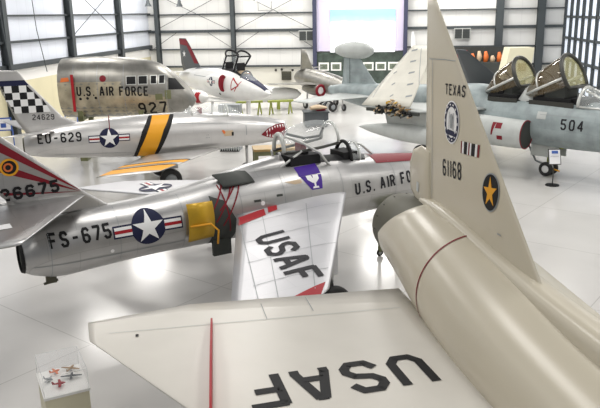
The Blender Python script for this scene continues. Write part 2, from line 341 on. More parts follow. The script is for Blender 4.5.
# ================================================================== F-102 style delta interceptor (foreground)
def interceptor():
    t = aircraft('delta_wing_interceptor', 'cream delta wing jet with TEXAS on its tall fin, filling the foreground', (1.9, 12.9), (.2, -.98), 'jet')
    f = MB()
    f.loft([(.75,2.24,.69,.67),(1.1,2.25,.73,.71),(1.8,2.23,.78,.78),(3.2,2.10,.86,.90),(4.8,1.93,.86,.96),(6.3,1.83,.82,.96),(8.,1.8,.82,1.0),(10.5,1.8,.80,1.05),(13.5,1.85,.62,.62),(16.,1.85,.30,.3),(17.2,1.85,.03,.03)], 'cream', 56, capm='cavity')
    for q in f.v:
        if q.x < 1.8: q.x += (1.8-q.x)/1.05*.75*max(0, (q.z-2.24)/.7)
    f.bvh()
    # red band round the fuselage
    pf = f.prof; B = f.B
    def band(x, w, a0, a1, m):
        vs = []; fs = []; n = 40
        for k in range(n+1):
            a = a0+(a1-a0)*k/n; dd = Vector((0, math.cos(a), math.sin(a)))
            for xx in (x-w/2, x+w/2):
                h = B.ray_cast(Vector((xx, 0, 2.08))+dd*4, -dd); vs.append(h[0]+dd*.008)
        for k in range(n): fs.append((2*k, 2*k+1, 2*k+3, 2*k+2))
        f.add(vs, fs, m)
    band(3.3, .035, R(70), R(235), 'darkred')
    for (u, v) in ((1.5, 1.98), (1.62, 1.76)): f.decal(disc((u, v), .035, 10), 'black', SB, DS)
    f.build('fuselage', t)
    sp = MB(); sp.loft([(1.2,2.92,.06,.08),(2.0,2.92,.16,.17),(3.,2.83,.20,.19),(5.,2.66,.22,.22),(6.3,2.58,.27,.25),(8.,2.55,.3,.3),(10,2.5,.35,.4),(11.8,2.4,.2,.3)], 'cream', 24, e=2.6); sp.build('dorsal_spine', t)
    # nozzle shroud
    nz = MB(); nz.loft([(.0,2.18,.52,.50),(.1,2.19,.59,.57),(.4,2.21,.63,.61),(.9,2.23,.67,.65),(1.75,2.22,.74,.73)], 'olive', 48, cap0=False, cap1=False)
    nz.loft([(.0,2.18,.50,.48),(.3,2.18,.52,.5),(1.2,2.2,.42,.42)], 'cavity', 48, cap0=False)
    for k in range(16):
        a = 2*PI*k/16; nz.tube([(.02, .53*math.cos(a), 2.18+.55*math.sin(a)), (.4, .615*math.cos(a), 2.21+.635*math.sin(a))], .010, 'frame', 6)
    nz.build('exhaust_nozzle', t)
    # notched tail skin panel over the shroud
    # fin
    fin = MB()
    fin.panel([((5.32,0,2.66),(1.30,0,2.85),.13),((1.40,0,6.33),(1.12,0,6.33),.05)], 'cream', (0,1,0), n=14, sub=20)
    fin.bvh(); F = lambda u, v: (u, -2, v)
    fin.decal(text('TEXAS', (2.07,4.84), (2.77,4.87), .17, .9, 1.6), 'soft_black', F, DS)
    fin.decal(text('61168', (2.08,3.56), (2.80,3.64), .27, .9, 1.8), 'soft_black', F, DS)
    c = (2.36, 4.45); fin.decal(disc(c, .33, rx=.29), 'whitedecal', F, DS, 1); fin.decal(ring(c, .235, .305, rx=.87), 'navy', F, DS, 2)
    for k in range(14):
        a = 2*PI*k/14; q = (c[0]+.235*math.cos(a), c[1]+.27*math.sin(a)); fin.decal(rotp([rect(q[0]-.012, q[1]-.02, q[0]+.012, q[1]+.02)], q, a), 'whitedecal', F, DS, 3)
    fin.decal(disc((2.36,4.53), .05, 12)+[rect(2.32,4.36,2.40,4.5)]+[rect(2.43,4.34,2.45,4.6), rect(2.27,4.34,2.285,4.6)], 'stenc', F, DS, 3)
    fin.decal([[(2.17,4.25),(2.55,4.25),(2.48,4.33),(2.24,4.33)]], 'navy', F, DS, 3)
    for k in range(7):
        x = 2.74+k*.092; m = ['darkred', 'whitedecal', 'black', 'darkred', 'whitedecal', 'black', 'darkred'][k]
        w = .03 if m == 'darkred' else .11
    for (x, w, m) in ((2.74,.035,'darkred'),(2.785,.06,'whitedecal'),(2.85,.10,'black'),(2.96,.035,'whitedecal'),(3.0,.035,'darkred'),(3.04,.05,'whitedecal'),(3.10,.10,'black'),(3.21,.06,'whitedecal'),(3.29,.045,'darkred')):
        fin.decal([[(x,4.05+(x-2.74)*.07),(x+w,4.05+(x+w-2.74)*.07),(x+w,4.23+(x+w-2.74)*.07),(x,4.23+(x-2.74)*.07)]], m, F, DS)
    c = (3.74, 3.69); fin.decal(disc(c, .27, rx=.235), 'stenc', F, DS, 1); fin.decal(disc(c, .25, rx=.215), 'black', F, DS, 2); fin.decal(star5(c, .22, .12, .85), 'yellow', F, DS, 3)
    fin.decal([[(4.02,3.18),(4.12,3.18),(4.12,3.2),(4.02,3.2)]], 'stenc', F, DS)
    # seams
    fin.decal([[(1.3,5.33),(2.0,5.36),(2.0,5.372),(1.3,5.342)], [(2.0,5.36),(2.5,5.36),(2.5,5.37),(2.0,5.37)]], 'stenc', F, DS)
    fin.decal([[(1.62,3.07),(1.635,3.07),(1.48,5.34),(1.465,5.34)]], 'stenc', F, DS)
    fin.build('fin', t)
    rd = MB(); rd.panel([((1.55,0,2.85),(.95,0,2.78),.12),((1.55,0,3.05),(.56,0,3.0),.12),((1.5,0,3.45),(.50,0,3.45),.11),((1.48,0,3.7),(.66,0,3.72),.09),((1.45,0,3.82),(1.05,0,3.86),.05)], 'cream', (0,1,0), n=10); rd.bvh()
    rd.decal([rect(1.0,3.05,1.12,3.22)], 'greylight', F, DS)
    rd.build('fin_base_fairing', t)
    # wings
    def wing(s):
        w = MB()
        w.panel([((8.9,s*.75,1.70),(2.12,s*.75,1.72),.13),((5.35,s*4.15,1.76),(2.08,s*4.15,1.78),.06),((3.05,s*5.55,1.79),(2.45,s*5.62,1.80),.03)], 'creamwing', (0,0,1), n=16, sub=12)
        w.bvh()
        if s < 0:
            P = lambda u, v: (u, v, 4.)
            # baseline runs outboard near the trailing edge, letter tops toward the leading edge
            w.decal(text('USAF', (4.42,-1.15), (4.42,-3.42), .80, 1.0, 1.15), 'black', lambda u, v: (8.84-u if False else u, v, 4.), DT, 1, .12) if False else None
            w.decal([[(4.40+b, -1.32-a) for a, b in q] for q in text('USAF', (0,0), (2.36,.14), .78, 1.0, 1.0)], 'black', P, DT, 1, .12)
            for (a, b) in (((2.32,-2.32),(8.,-2.32)), ((2.3,-3.05),(2.9,-3.05))):
                w.decal([[(a[0], a[1]), (b[0], b[1]), (b[0], b[1]-.010), (a[0], a[1]-.010)]] if a[0] != 2.32 else [[(2.2,-2.32),(2.75,-2.32),(2.75,-2.333),(2.2,-2.333)]], 'stenc', P, DT, 1, .3)
            w.decal([rect(3.02,-4.93,3.10,-4.89)], 'black', P, DT)
            w.decal([[(2.9,-1.),(2.912,-1.),(2.912,-5.3),(2.9,-5.3)]], 'greylight', P, DT, 1, .3)
        w.build('wing', t)
        fe = MB(); y = s*3.93; SK = .088
        pts = [(2.85,1.80),(3.6,1.84),(5.3,1.86),(5.75,1.80),(5.75,1.70),(5.45,1.74),(5.3,1.92+.03),(4.4,2.0),(3.6,1.97),(2.85,1.84)]
        up = [(2.85,1.86),(3.3,1.92),(4.2,1.99),(5.2,1.97),(5.6,1.9),(5.85,1.76)]; lo = [(x, 1.70) for x, z in up]
        vs = []; fs = []
        for dy in (-.014, .014):
            for p in lo+up[::-1]: vs.append((p[0], s*(3.86+SK*(p[0]-2.89))+dy, p[1]))
        n = len(up)*2; fs = [tuple(range(n)), tuple(range(n, 2*n))[::-1]]+[(k, k+n, (k+1) % n+n, (k+1) % n) for k in range(n)]
        fe.add(vs, fs, 'red', False); fe.build('wing_fence', t)
    wing(-1)
    # gear
    for s in (-1, 1):
        strut(t, (6.2,s*1.3,1.7), (6.2,s*1.9,.45), .08, 'whitedecal', extra=[((5.5,s*1.2,1.6),(6.2,s*1.8,.6))]); wheel(t, 6.2, s*2.05, .38, .22)
    strut(t, (13.2,0,1.4), (13.2,0,.32), .07, 'whitedecal', 'nose_gear_strut'); wheel(t, 13.2, 0.12, .28, .16, name='nose_wheel')
    return t
interceptor()

# ================================================================== FS-675 swept wing fighter (middle)
def arc_frame(x, zc, hh, hw, tilt=0., n=14, a0=0, a1=PI):
    return [(x+math.sin(a)*hh*math.sin(tilt), hw*math.cos(a), zc+hh*math.sin(a)*math.cos(tilt)) for a in [a0+(a1-a0)*k/n for k in range(n+1)]]
def thunder():
    t = aircraft('swept_wing_fighter', 'silver jet marked FS-675 with its port side to the shark jet, canopy open', (-5.6, 12.9), (.863, .505), 'jet')
    f = MB()
    f.loft([(.15,1.56,.30,.30),(.35,1.60,.44,.40),(.8,1.66,.60,.52),(1.5,1.73,.63,.59),(2.5,1.78,.62,.63),(3.5,1.84,.66,.69),(4.8,1.94,.76,.76),(6.,1.98,.80,.80),(7.4,1.98,.78,.80),(8.6,1.94,.70,.74),(10.,1.88,.62,.66),(11.3,1.82,.5,.56),(12.,1.8,.40,.46)], 'silver', 56, capm='cavity', sub=5)
    f.bvh()
    f.decal(text('FS-675', (.62,1.76), (1.80,1.83), .31, 1.3, 1.2), 'black', SB, DS)
    insignia(f, (2.54,1.93), .345, SB, DS, .02)
    f.decal(text('U.S. AIR FORCE', (7.55,1.90), (9.95,1.98), .30, 1.3, 1.3), 'soft_black', SB, DS)
    f.decal([[(3.93,2.36),(4.22,2.25),(4.5,1.75),(4.46,1.2),(3.93,1.22)]], 'cavity', SB, DS)
    for a, b in (((4.32,2.56),(3.97,2.10)), ((4.52,2.56),(4.0,1.82)), ((4.70,2.56),(4.16,1.72)), ((4.2,2.52),(4.34,1.56)), ((4.62,2.56),(4.1,2.05))):
        f.decal([seg(a, b, .028)], 'darkred', SB, DS, 3)
    f.decal([[(6.12,2.50),(6.10,2.68),(6.70,2.70),(6.70,2.52)], [(6.14,2.50),(6.70,2.50),(6.64,2.2),(6.36,2.2)]], 'purple', SB, DS)
    f.decal([[(6.28,2.50),(6.42,2.50),(6.48,2.36),(6.42,2.34),(6.30,2.42)], [(6.46,2.50),(6.60,2.50),(6.60,2.42),(6.50,2.34),(6.44,2.38)], [(6.44,2.40),(6.50,2.40),(6.49,2.26),(6.45,2.26)], [(6.39,2.23),(6.56,2.23),(6.54,2.27),(6.41,2.27)]], 'whitedecal', SB, DS, 2)
    f.decal([[(5.72,2.44),(6.15,2.46),(6.15,2.38),(5.95,2.37)]], 'tan', SB, DS)
    TT = lambda u, v: (u, v, 4.)
    f.decal([[(8.4,-.45),(12.,-.28),(12.,.28),(8.4,.45)]], 'darkred', TT, DT)
    f.decal([rect(4.9,2.12,5.06,2.17), rect(5.45,2.17,5.6,2.22)], 'cavity', SB, DS)
    f.decal(disc((5.1,2.08), .05, 12), 'whitedecal', SB, DS, 1); f.decal(disc((1.78,1.56), .04, 10), 'whitedecal', SB, DS, 1)
    f.decal([[(.3,1.42),(3.3,1.50),(3.3,1.515),(.3,1.435)]], 'stenc', SB, DS); f.decal([[(.62,1.1),(.635,1.1),(.635,2.1),(.62,2.1)]], 'stenc', SB, DS)
    for x in (1.95, 3.3, 4.6, 5.65, 7.2, 8.8): f.decal([rect(x, 1.3, x+.012, 2.6)], 'stenc', SB, DS)
    # cockpit opening
    f.decal([[(5.95,-.34),(8.15,-.34),(8.35,0),(8.15,.34),(5.95,.34)]], 'black', TT, DT, 1)
    f.build('fuselage', t)
    ex = MB(); ex.loft([(.10,1.56,.29,.29),(.16,1.56,.32,.32)], 'black', 40, False, False); ex.build('exhaust_ring', t)
    sk = MB(); sk.box((.55,-.04,.93),(.75,.04,1.1), 'olive'); sk.tube([(.5,0,.93),(.78,0,.97)], .03, 'olive'); sk.build('tail_bumper', t)
    # spine behind the cockpit
    sp = MB(); sp.loft([(2.2,2.30,.04,.04),(3.3,2.38,.08,.12),(4.4,2.52,.16,.22),(5.2,2.64,.20,.27),(5.95,2.68,.25,.30)], 'silver', 24); sp.build('dorsal_spine', t)
    # engine cover
    cv = MB(); vs = []; n = 10; P = [(4.05,.8,2.62),(4.3,.8,2.7),(4.95,.86,2.72)]
    for (x0, dx) in ((4.08, .0), (4.95, .0)):
        for k in range(n+1):
            a = R(128-k*9.4); vs.append((x0+(k/n)*.12, .0-.80*math.cos(PI-a) if False else -.79*math.cos(a) *-1*-1, 1.95+.86*math.sin(a)))
    vs = []
    for x0 in (4.2, 4.95):
        for k in range(n+1):
            a = R(99+k*3.4); vs.append((x0+(k/n)*.08, .80*math.cos(a), 1.93+(.80+.03*(x0-4.2))*math.sin(a)))
    vs2 = [(x, y*.95, z-.03) for x, y, z in vs]; N = len(vs)
    fs = [(k, k+1, n+2+k, n+1+k) for k in range(n)]+[(N+k, N+n+1+k, N+n+2+k, N+k+1) for k in range(n)]
    rim = list(range(n+1))+list(range(2*n+1, n, -1)); fs += [(rim[i], rim[i]+N, rim[(i+1) % len(rim)]+N, rim[(i+1) % len(rim)]) for i in range(len(rim))]
    cv.add(vs+vs2, fs, 'cavity'); cv.build('engine_bay_cover', t)
    # speed brake
    sb = MB(); vs = []; n = 8
    for x in (3.34, 3.93):
        for k in range(n+1):
            a = R(150+k*7.5); rr = .84 if x < 3.5 else .80; vs.append((x, rr*math.cos(a), 1.9+rr*math.sin(a)*.98))
    vs2 = [(x, y*.965, z) for x, y, z in vs]; N = len(vs)
    fs = [(k, k+1, n+2+k, n+1+k) for k in range(n)]+[(N+k, N+n+1+k, N+n+2+k, N+k+1) for k in range(n)]
    rim = list(range(n+1))+list(range(2*n+1, n, -1)); fs += [(rim[i], rim[i]+N, rim[(i+1) % len(rim)]+N, rim[(i+1) % len(rim)]) for i in range(len(rim))]
    sb.add(vs+vs2, fs, 'gold'); sb.tube([(3.36,-.86,1.86),(3.8,-.88,1.86),(3.95,-.92,1.7),(3.93,-.9,1.4)], .022, 'yellow'); sb.build('speed_brake', t, label='yellow primed open panel')
    # fin
    fn = MB(); fn.panel([((1.95,0,2.36),(.10,0,2.30),.10),((1.45,0,2.74),(.0,0,2.74),.09),((-1.05,0,4.95),(-1.75,0,4.95),.04)], 'silver', (0,1,0), n=12, sub=10); fn.bvh()
    for q in ([(1.42,2.73),(1.34,2.80),(-.62,4.38),(-1.3,4.85),(-1.6,4.75)], [(1.40,2.73),(-.3,3.40),(-1.1,3.72),(-1.25,4.05),(-.3,3.62)], [(1.40,2.735),(-.3,2.86),(-.38,2.94)], [(1.40,2.74),(-.3,3.72),(-.3,3.52)][:0]):
        if q: fn.decal([q], 'darkred', SB, DS, 1)
    fn.decal(text('26675', (-.08,2.72), (1.0,2.79), .25, 1.25, 1.2), 'black', SB, DS, 3)
    fn.decal(disc((.13,3.38), .16), 'black', SB, DS, 2); fn.decal(ring((.13,3.38), .13, .17), 'yellow', SB, DS, 3); fn.decal(ring((.11,3.38), .05, .085), 'orange', SB, DS, 3)
    fn.build('fin', t)
    for s in (-1, 1):
        sb = MB(); sb.panel([((1.48,s*.03,2.64),(-.15,s*.03,2.64),.06),((-.18,s*2.6,2.62),(-1.15,s*2.6,2.62),.03)], 'silver', (0,0,1), n=10, sub=8); sb.bvh()
        if s < 0: sb.decal([rect(-.45,-1.65,-.15,-1.35)], 'whitedecal', TT, DT)
        sb.build('tailplane', t)
    for s in (-1, 1):
        w = MB(); w.panel([((7.55,s*.45,2.04),(4.62,s*.45,1.92),.16),((4.25,s*4.75,1.62),(2.42,s*4.75,1.62),.08),((3.8,s*5.05,1.61),(2.3,s*5.05,1.61),.03)], 'silverwing', (0,0,1), n=14, sub=16); w.bvh()
        if s < 0:
            w.decal([[(4.92,-1.70),(5.62,-1.62),(5.62,-1.62)]] and [[(4.62,-.95),(4.62+.36,-.95),(4.35+.36,-1.28),(4.35,-1.28)][:0]] if False else [[(4.25,-.95),(5.10,-.80),(4.95,-1.18),(4.0,-1.42)], [(5.2,-.78),(5.45,-.74),(5.3,-1.05),(5.05,-1.1)]], 'red', TT, DT)
            w.decal([[(5.6,-.8),(6.2,-.8),(6.2,-.98),(5.6,-1.05)]][:0], 'red', TT, DT)
            w.decal([[(4.05,-4.62),(4.30,-4.55),(3.9,-5.0),(2.9,-5.0)]], 'red', TT, DT)
            w.decal([[(4.14-.5*(a/2.5)+b, -2.18-a) for a, b in q] for q in text('USAF', (0,0), (2.2,0), .70, 1.05, .9)], 'soft_black', TT, DT, 2, .08)
            for (x0, y0, x1, y1) in ((4.35,-1.1,2.95,-4.7), (6.0,-1.1,4.0,-4.7), (4.9,-1.1,3.3,-4.7)): w.decal([seg((x0,y0),(x1,y1),.014)], 'stenc', TT, DT, 1, .3)
            for k in range(4): w.decal([seg((4.2-.35*k,-1.4-.9*k),(6.9-.75*k,-1.4-.9*k),.012)], 'stenc', TT, DT, 1, .3)
        else:
            insignia(w, (4.0,3.15), .42, TT, DT, R(90))
        w.build('wing', t)
    # canopy hood raised
    cn = MB(); cn.loft([(5.95,3.02,.40,.24),(6.3,3.02,.54,.34),(6.9,3.08,.58,.38),(7.35,3.14,.44,.38)], 'glass', 24, False, False, th0=0, th1=PI, sub=4); co = cn.build('canopy', t, label='raised clear canopy')
    fr = MB(); fr.tube(arc_frame(7.35,3.14,.44,.38), .035, 'framelight'); fr.tube(arc_frame(5.95,3.02,.40,.24), .05, 'framelight')
    for s in (-1, 1): fr.tube([(5.95,s*.24,3.0),(6.3,s*.34,3.02),(6.9,s*.38,3.07),(7.35,s*.38,3.13)], .035, 'frame')
    fr.tube([(6.1,-.1,3.42),(6.5,-.25,3.3),(6.9,-.25,3.32),(7.0,-.25,3.5)], .03, 'black')
    fr.build('canopy_frame', co)
    tb = MB(); tb.box((6.05,-.36,2.45),(6.85,.36,2.92), 'black'); tb.build('cockpit_tub', t)
    ra = MB(); ra.tube([(5.98,-.28,3.4),(6.4,-.38,3.2),(6.8,-.42,2.95),(7.05,-.44,2.62)], .03, 'framelight'); ra.build('canopy_rail', t)
    ws = MB(); vs = [(7.78,-.33,2.66),(7.78,.33,2.66),(7.74,.22,3.05),(7.74,-.22,3.05),(8.5,0,2.62),(8.2,-.02,2.95)]
    ws.loft([(7.75,2.62,.46,.34),(8.0,2.62,.42,.31),(8.3,2.6,.28,.24),(8.62,2.55,.06,.08)], 'glass', 20, False, False, th0=0, th1=PI)
    wo = ws.build('windscreen', t); wf = MB(); wf.tube(arc_frame(7.74,2.6,.47,.35), .045, 'black'); wf.tube(arc_frame(8.02,2.6,.42,.31), .03, 'framelight'); wf.tube([(8.02,0,3.03),(8.3,0,2.9),(8.6,0,2.64)], .03, 'framelight'); wf.build('windscreen_frame', wo)
    se = MB(); se.box((6.5,-.2,2.3),(6.62,.2,3.02), 'black'); se.box((6.5,-.22,2.3),(7.0,.22,2.75), 'cavity'); se.box((6.46,-.14,2.95),(6.6,.14,3.15), 'darkred'); se.build('ejection_seat', t)
    ip = MB(); ip.box((7.55,-.3,2.55),(7.95,.3,2.85), 'black'); ip.build('instrument_panel', t)
    pb = MB(); pb.tube([(5.9,-.2,2.85),(5.85,-.18,3.03)], .03, 'steel'); pb.tube([(5.9,.2,2.85),(5.85,.18,3.03)], .03, 'steel'); pb.tube([(5.7,-.28,2.62),(6.35,-.36,3.04)], .028, 'framelight'); pb.build('canopy_arm', t)
    for s in (-1, 1):
        strut(t, (5.6,s*2.7,1.75), (5.6,s*2.7,.35), .07, extra=[((5.1,s*2.5,1.7),(5.6,s*2.7,.7))]); wheel(t, 5.6, s*2.85, .36, .2)
        d = MB(); d.box((5.2,s*2.35-.015,.75),(6.0,s*2.35+.015,1.65), 'silverwing'); d.build('gear_door', t)
    strut(t, (10.4,0,1.3), (10.4,0,.3), .06, name='nose_gear_strut'); wheel(t, 10.4, .1, .28, .15, name='nose_wheel')
    d = MB(); d.box((4.0,-.5,.98),(4.42,-.40,1.35), 'cavity'); d.build('bay_door', t)
    return t
thunder()

# ================================================================== shark mouth fighter
def sabre():
    t = aircraft('shark_mouth_fighter', 'silver jet with a checkered fin, yellow fuselage band and red shark mouth', (-9.6, 24.1), (8.86, 3.0), 'jet')
    f = MB()
    f.loft([(.05,1.78,.30,.30),(.3,1.80,.40,.38),(1.2,1.84,.56,.50),(2.2,1.86,.66,.58),(3.5,1.86,.74,.66),(5.,1.86,.76,.70),(6.3,1.86,.73,.70),(7.4,1.82,.66,.64),(8.4,1.77,.55,.54),(9.2,1.72,.43,.43),(9.55,1.70,.34,.35)], 'silver86', 48, capm='cavity', sub=5); f.bvh()
    f.decal(text('EU-629', (.50,1.87), (1.95,1.89), .33, 1.15, 1.3), 'black', SB, DS)
    insignia(f, (2.88,1.94), .34, SB, DS, 0)
    yb = [(3.72,1.1),(4.42,2.62),(5.22,2.62),(4.42,1.05)]
    f.decal([[(3.66,.95),(3.72,1.3),(4.02,2.1),(4.40,2.7),(4.52,2.7),(4.14,2.1),(3.86,1.3),(3.80,.95)], [(4.42,.95),(4.46,1.3),(4.78,2.1),(5.16,2.7),(5.30,2.7),(4.9,2.1),(4.58,1.3),(4.54,.95)]], 'black', SB, DS, 2)
    f.decal([[(3.76,.95),(3.80,1.3),(4.10,2.1),(4.48,2.7),(5.2,2.7),(4.82,2.1),(4.5,1.3),(4.46,.95)]], 'yellow', SB, DS, 1)
    # shark mouth
    mo = [(8.48,1.66),(8.75,1.86),(9.1,1.97),(9.42,1.98),(9.46,1.7),(9.35,1.50),(9.0,1.50),(8.7,1.56)]
    f.decal([mo], 'darkred', SB, DS, 1)
    for k in range(7):
        x = 8.68+k*.115; zt = 1.80+.17*min(1, k/3.); zb = 1.57-.05*min(1, k/3.)
        f.decal([[(x-.04,zt+.02),(x+.045,zt+.03),(x+.01,zt-.13)], [(x-.02,zb-.02),(x+.06,zb-.02),(x+.03,zb+.12)]], 'whitedecal', SB, DS, 2)
    for a, b in zip(mo, mo[1:]+mo[:1]): f.decal([seg(a, b, .035)], 'darkred', SB, DS, 3)
    f.decal([[(7.0,1.72),(7.3,1.72),(7.34,1.92),(6.96,1.92)]], 'tan', SB, DS); f.decal([rect(7.28,1.72,7.36,1.86)], 'black', SB, DS, 2)
    f.decal([[(6.9,1.95),(7.0,1.95),(7.05,1.85),(6.98,1.8)]], 'orange', SB, DS, 2)
    f.decal([rect(7.85,1.7,7.88,2.05)], 'stenc', SB, DS)
    f.decal([[(5.3,2.30),(8.4,2.10),(8.4,2.112),(5.3,2.312)], [(1.,1.45),(3.6,1.36),(3.6,1.372),(1.,1.462)]], 'stenc', SB, DS)
    for k in range(5): f.decal([rect(6.3+.03*k, 1.7+(k % 2)*.1, 6.32+.03*k, 1.74+(k % 2)*.1)], 'stenc', SB, DS)
    f.build('fuselage', t)
    ex = MB(); ex.loft([(.0,1.78,.27,.27),(.1,1.78,.31,.31)], 'olive', 32, False, False); ex.build('exhaust_ring', t)
    it = MB(); it.tube([(9.55+.02*math.cos(a), .345*math.cos(a), 1.70+.34*math.sin(a)) for a in [2*PI*k/24 for k in range(25)]], .025, 'silver86'); it.build('intake_lip', t)
    fn = MB(); fn.panel([((2.15,0,2.38),(.15,0,2.2),.10),((1.40,0,2.72),(-.15,0,2.72),.08),((.30,0,4.05),(-.62,0,4.05),.04),((.1,0,4.36),(-.62,0,4.40),.03)], 'silver86', (0,1,0), n=12, sub=10); fn.bvh()
    fn.decal([[(-.6,3.86),(.48,3.86),(.35,4.04),(-.62,4.04)]], 'navy', SB, DS)
    c = .235
    for i in range(7):
        for j in range(4):
            x0 = -.62+i*c; z1 = 3.86-j*c; z0 = z1-c
            xle = lambda z: .30+(4.05-z)*.83; xte = lambda z: -.62+(4.05-z)*.35
            a0, a1, b0, b1 = max(x0, xte(z0)), min(x0+c, xle(z0)-.12), max(x0, xte(z1)), min(x0+c, xle(z1)-.12)
            if a1-a0 < .04 and b1-b0 < .04: continue
            a1 = max(a0, a1); b1 = max(b0, b1)
            fn.decal([[(a0,z0),(a1,z0),(b1,z1),(b0,z1)]], 'black' if (i+j) % 2 == 0 else 'whitedecal', SB, DS, 2)
    fn.decal(text('24629', (.40,2.66), (1.12,2.64), .20, 1.0, 1.4), 'soft_black', SB, DS)
    fn.decal(text('U.S. AIR FORCE', (.25,2.90), (1.0,2.88), .05, .8, 1.4), 'stenc', SB, DS)
    fn.build('fin', t)
    for s in (-1, 1):
        h = MB(); h.panel([((1.10,s*.3,2.26),(.1,s*.3,2.26),.06),((-.15,s*2.0,2.42),(-.75,s*2.0,2.42),.03)], 'silver86', (0,0,1)); h.build('tailplane', t)
        w = MB(); w.panel([((6.9,s*.5,1.24),(4.2,s*.5,1.22),.13),((4.15,s*3.9,1.32),(2.2,s*3.95,1.31),.07),((3.8,s*4.08,1.33),(2.15,s*4.15,1.32),.02)], 'silver86', (0,0,1), n=12, sub=12); w.bvh()
        TT = lambda u, v: (u, v, 4.)
        def le(y): return 6.9-(abs(y)-.5)/3.4*2.75
        def te(y): return 4.2-(abs(y)-.5)/3.45*2.0
        for (y0, y1, m) in ((3.1,3.85,'yellow'), (2.98,3.1,'black'), (2.4,2.75,'yellow'), (2.28,2.4,'black')):
            w.decal([[(le(y0)-.02,s*y0),(te(y0)+.02,s*y0),(te(y1)+.02,s*y1),(le(y1)-.02,s*y1)]], m, TT, DT)
        if s > 0: insignia(w, (4.2,2.2), .4, TT, DT, R(90))
        w.build('wing', t)
        strut(t, (4.9,s*1.1,1.25), (4.85,s*1.12,.4), .06, extra=[((4.5,s*.9,1.2),(4.8,s*1.1,.6))]); wheel(t, 4.85, s*1.25, .40, .2, 'stenc')
        d = MB(); d.box((4.5,s*.8-.015,.7),(5.2,s*.8+.015,1.2), 'silver86'); d.build('gear_door', t)
    cn = MB(); cn.loft([(5.5,2.50,.06,.12),(5.9,2.50,.30,.30),(6.6,2.48,.38,.34),(7.3,2.42,.36,.32),(7.9,2.34,.06,.1)], 'glass', 20, False, False, th0=0, th1=PI); co = cn.build('canopy', t)
    fr = MB(); fr.tube(arc_frame(7.25,2.42,.37,.33), .03, 'framelight'); fr.tube(arc_frame(5.9,2.5,.31,.31), .03, 'framelight'); [fr.tube([(5.9,q*.31,2.5),(6.6,q*.34,2.47),(7.25,q*.33,2.42)], .03, 'framelight') for q in (-1, 1)]; fr.build('canopy_frame', co)
    se = MB(); se.box((6.2,-.2,2.2),(6.3,.2,2.75), 'darkred'); se.box((6.25,-.2,2.2),(6.7,.2,2.55), 'cavity'); se.build('seat', t)
    strut(t, (8.0,0,1.3), (8.0,0,.28), .05, name='nose_gear_strut'); wheel(t, 8.0, .1, .25, .14, name='nose_wheel')
    rb = MB(); rb.box((2.9,-.66,2.25),(2.93,-.64,2.75), 'darkred'); rb.build('pitot_ribbon', t)
    return t
sabre()

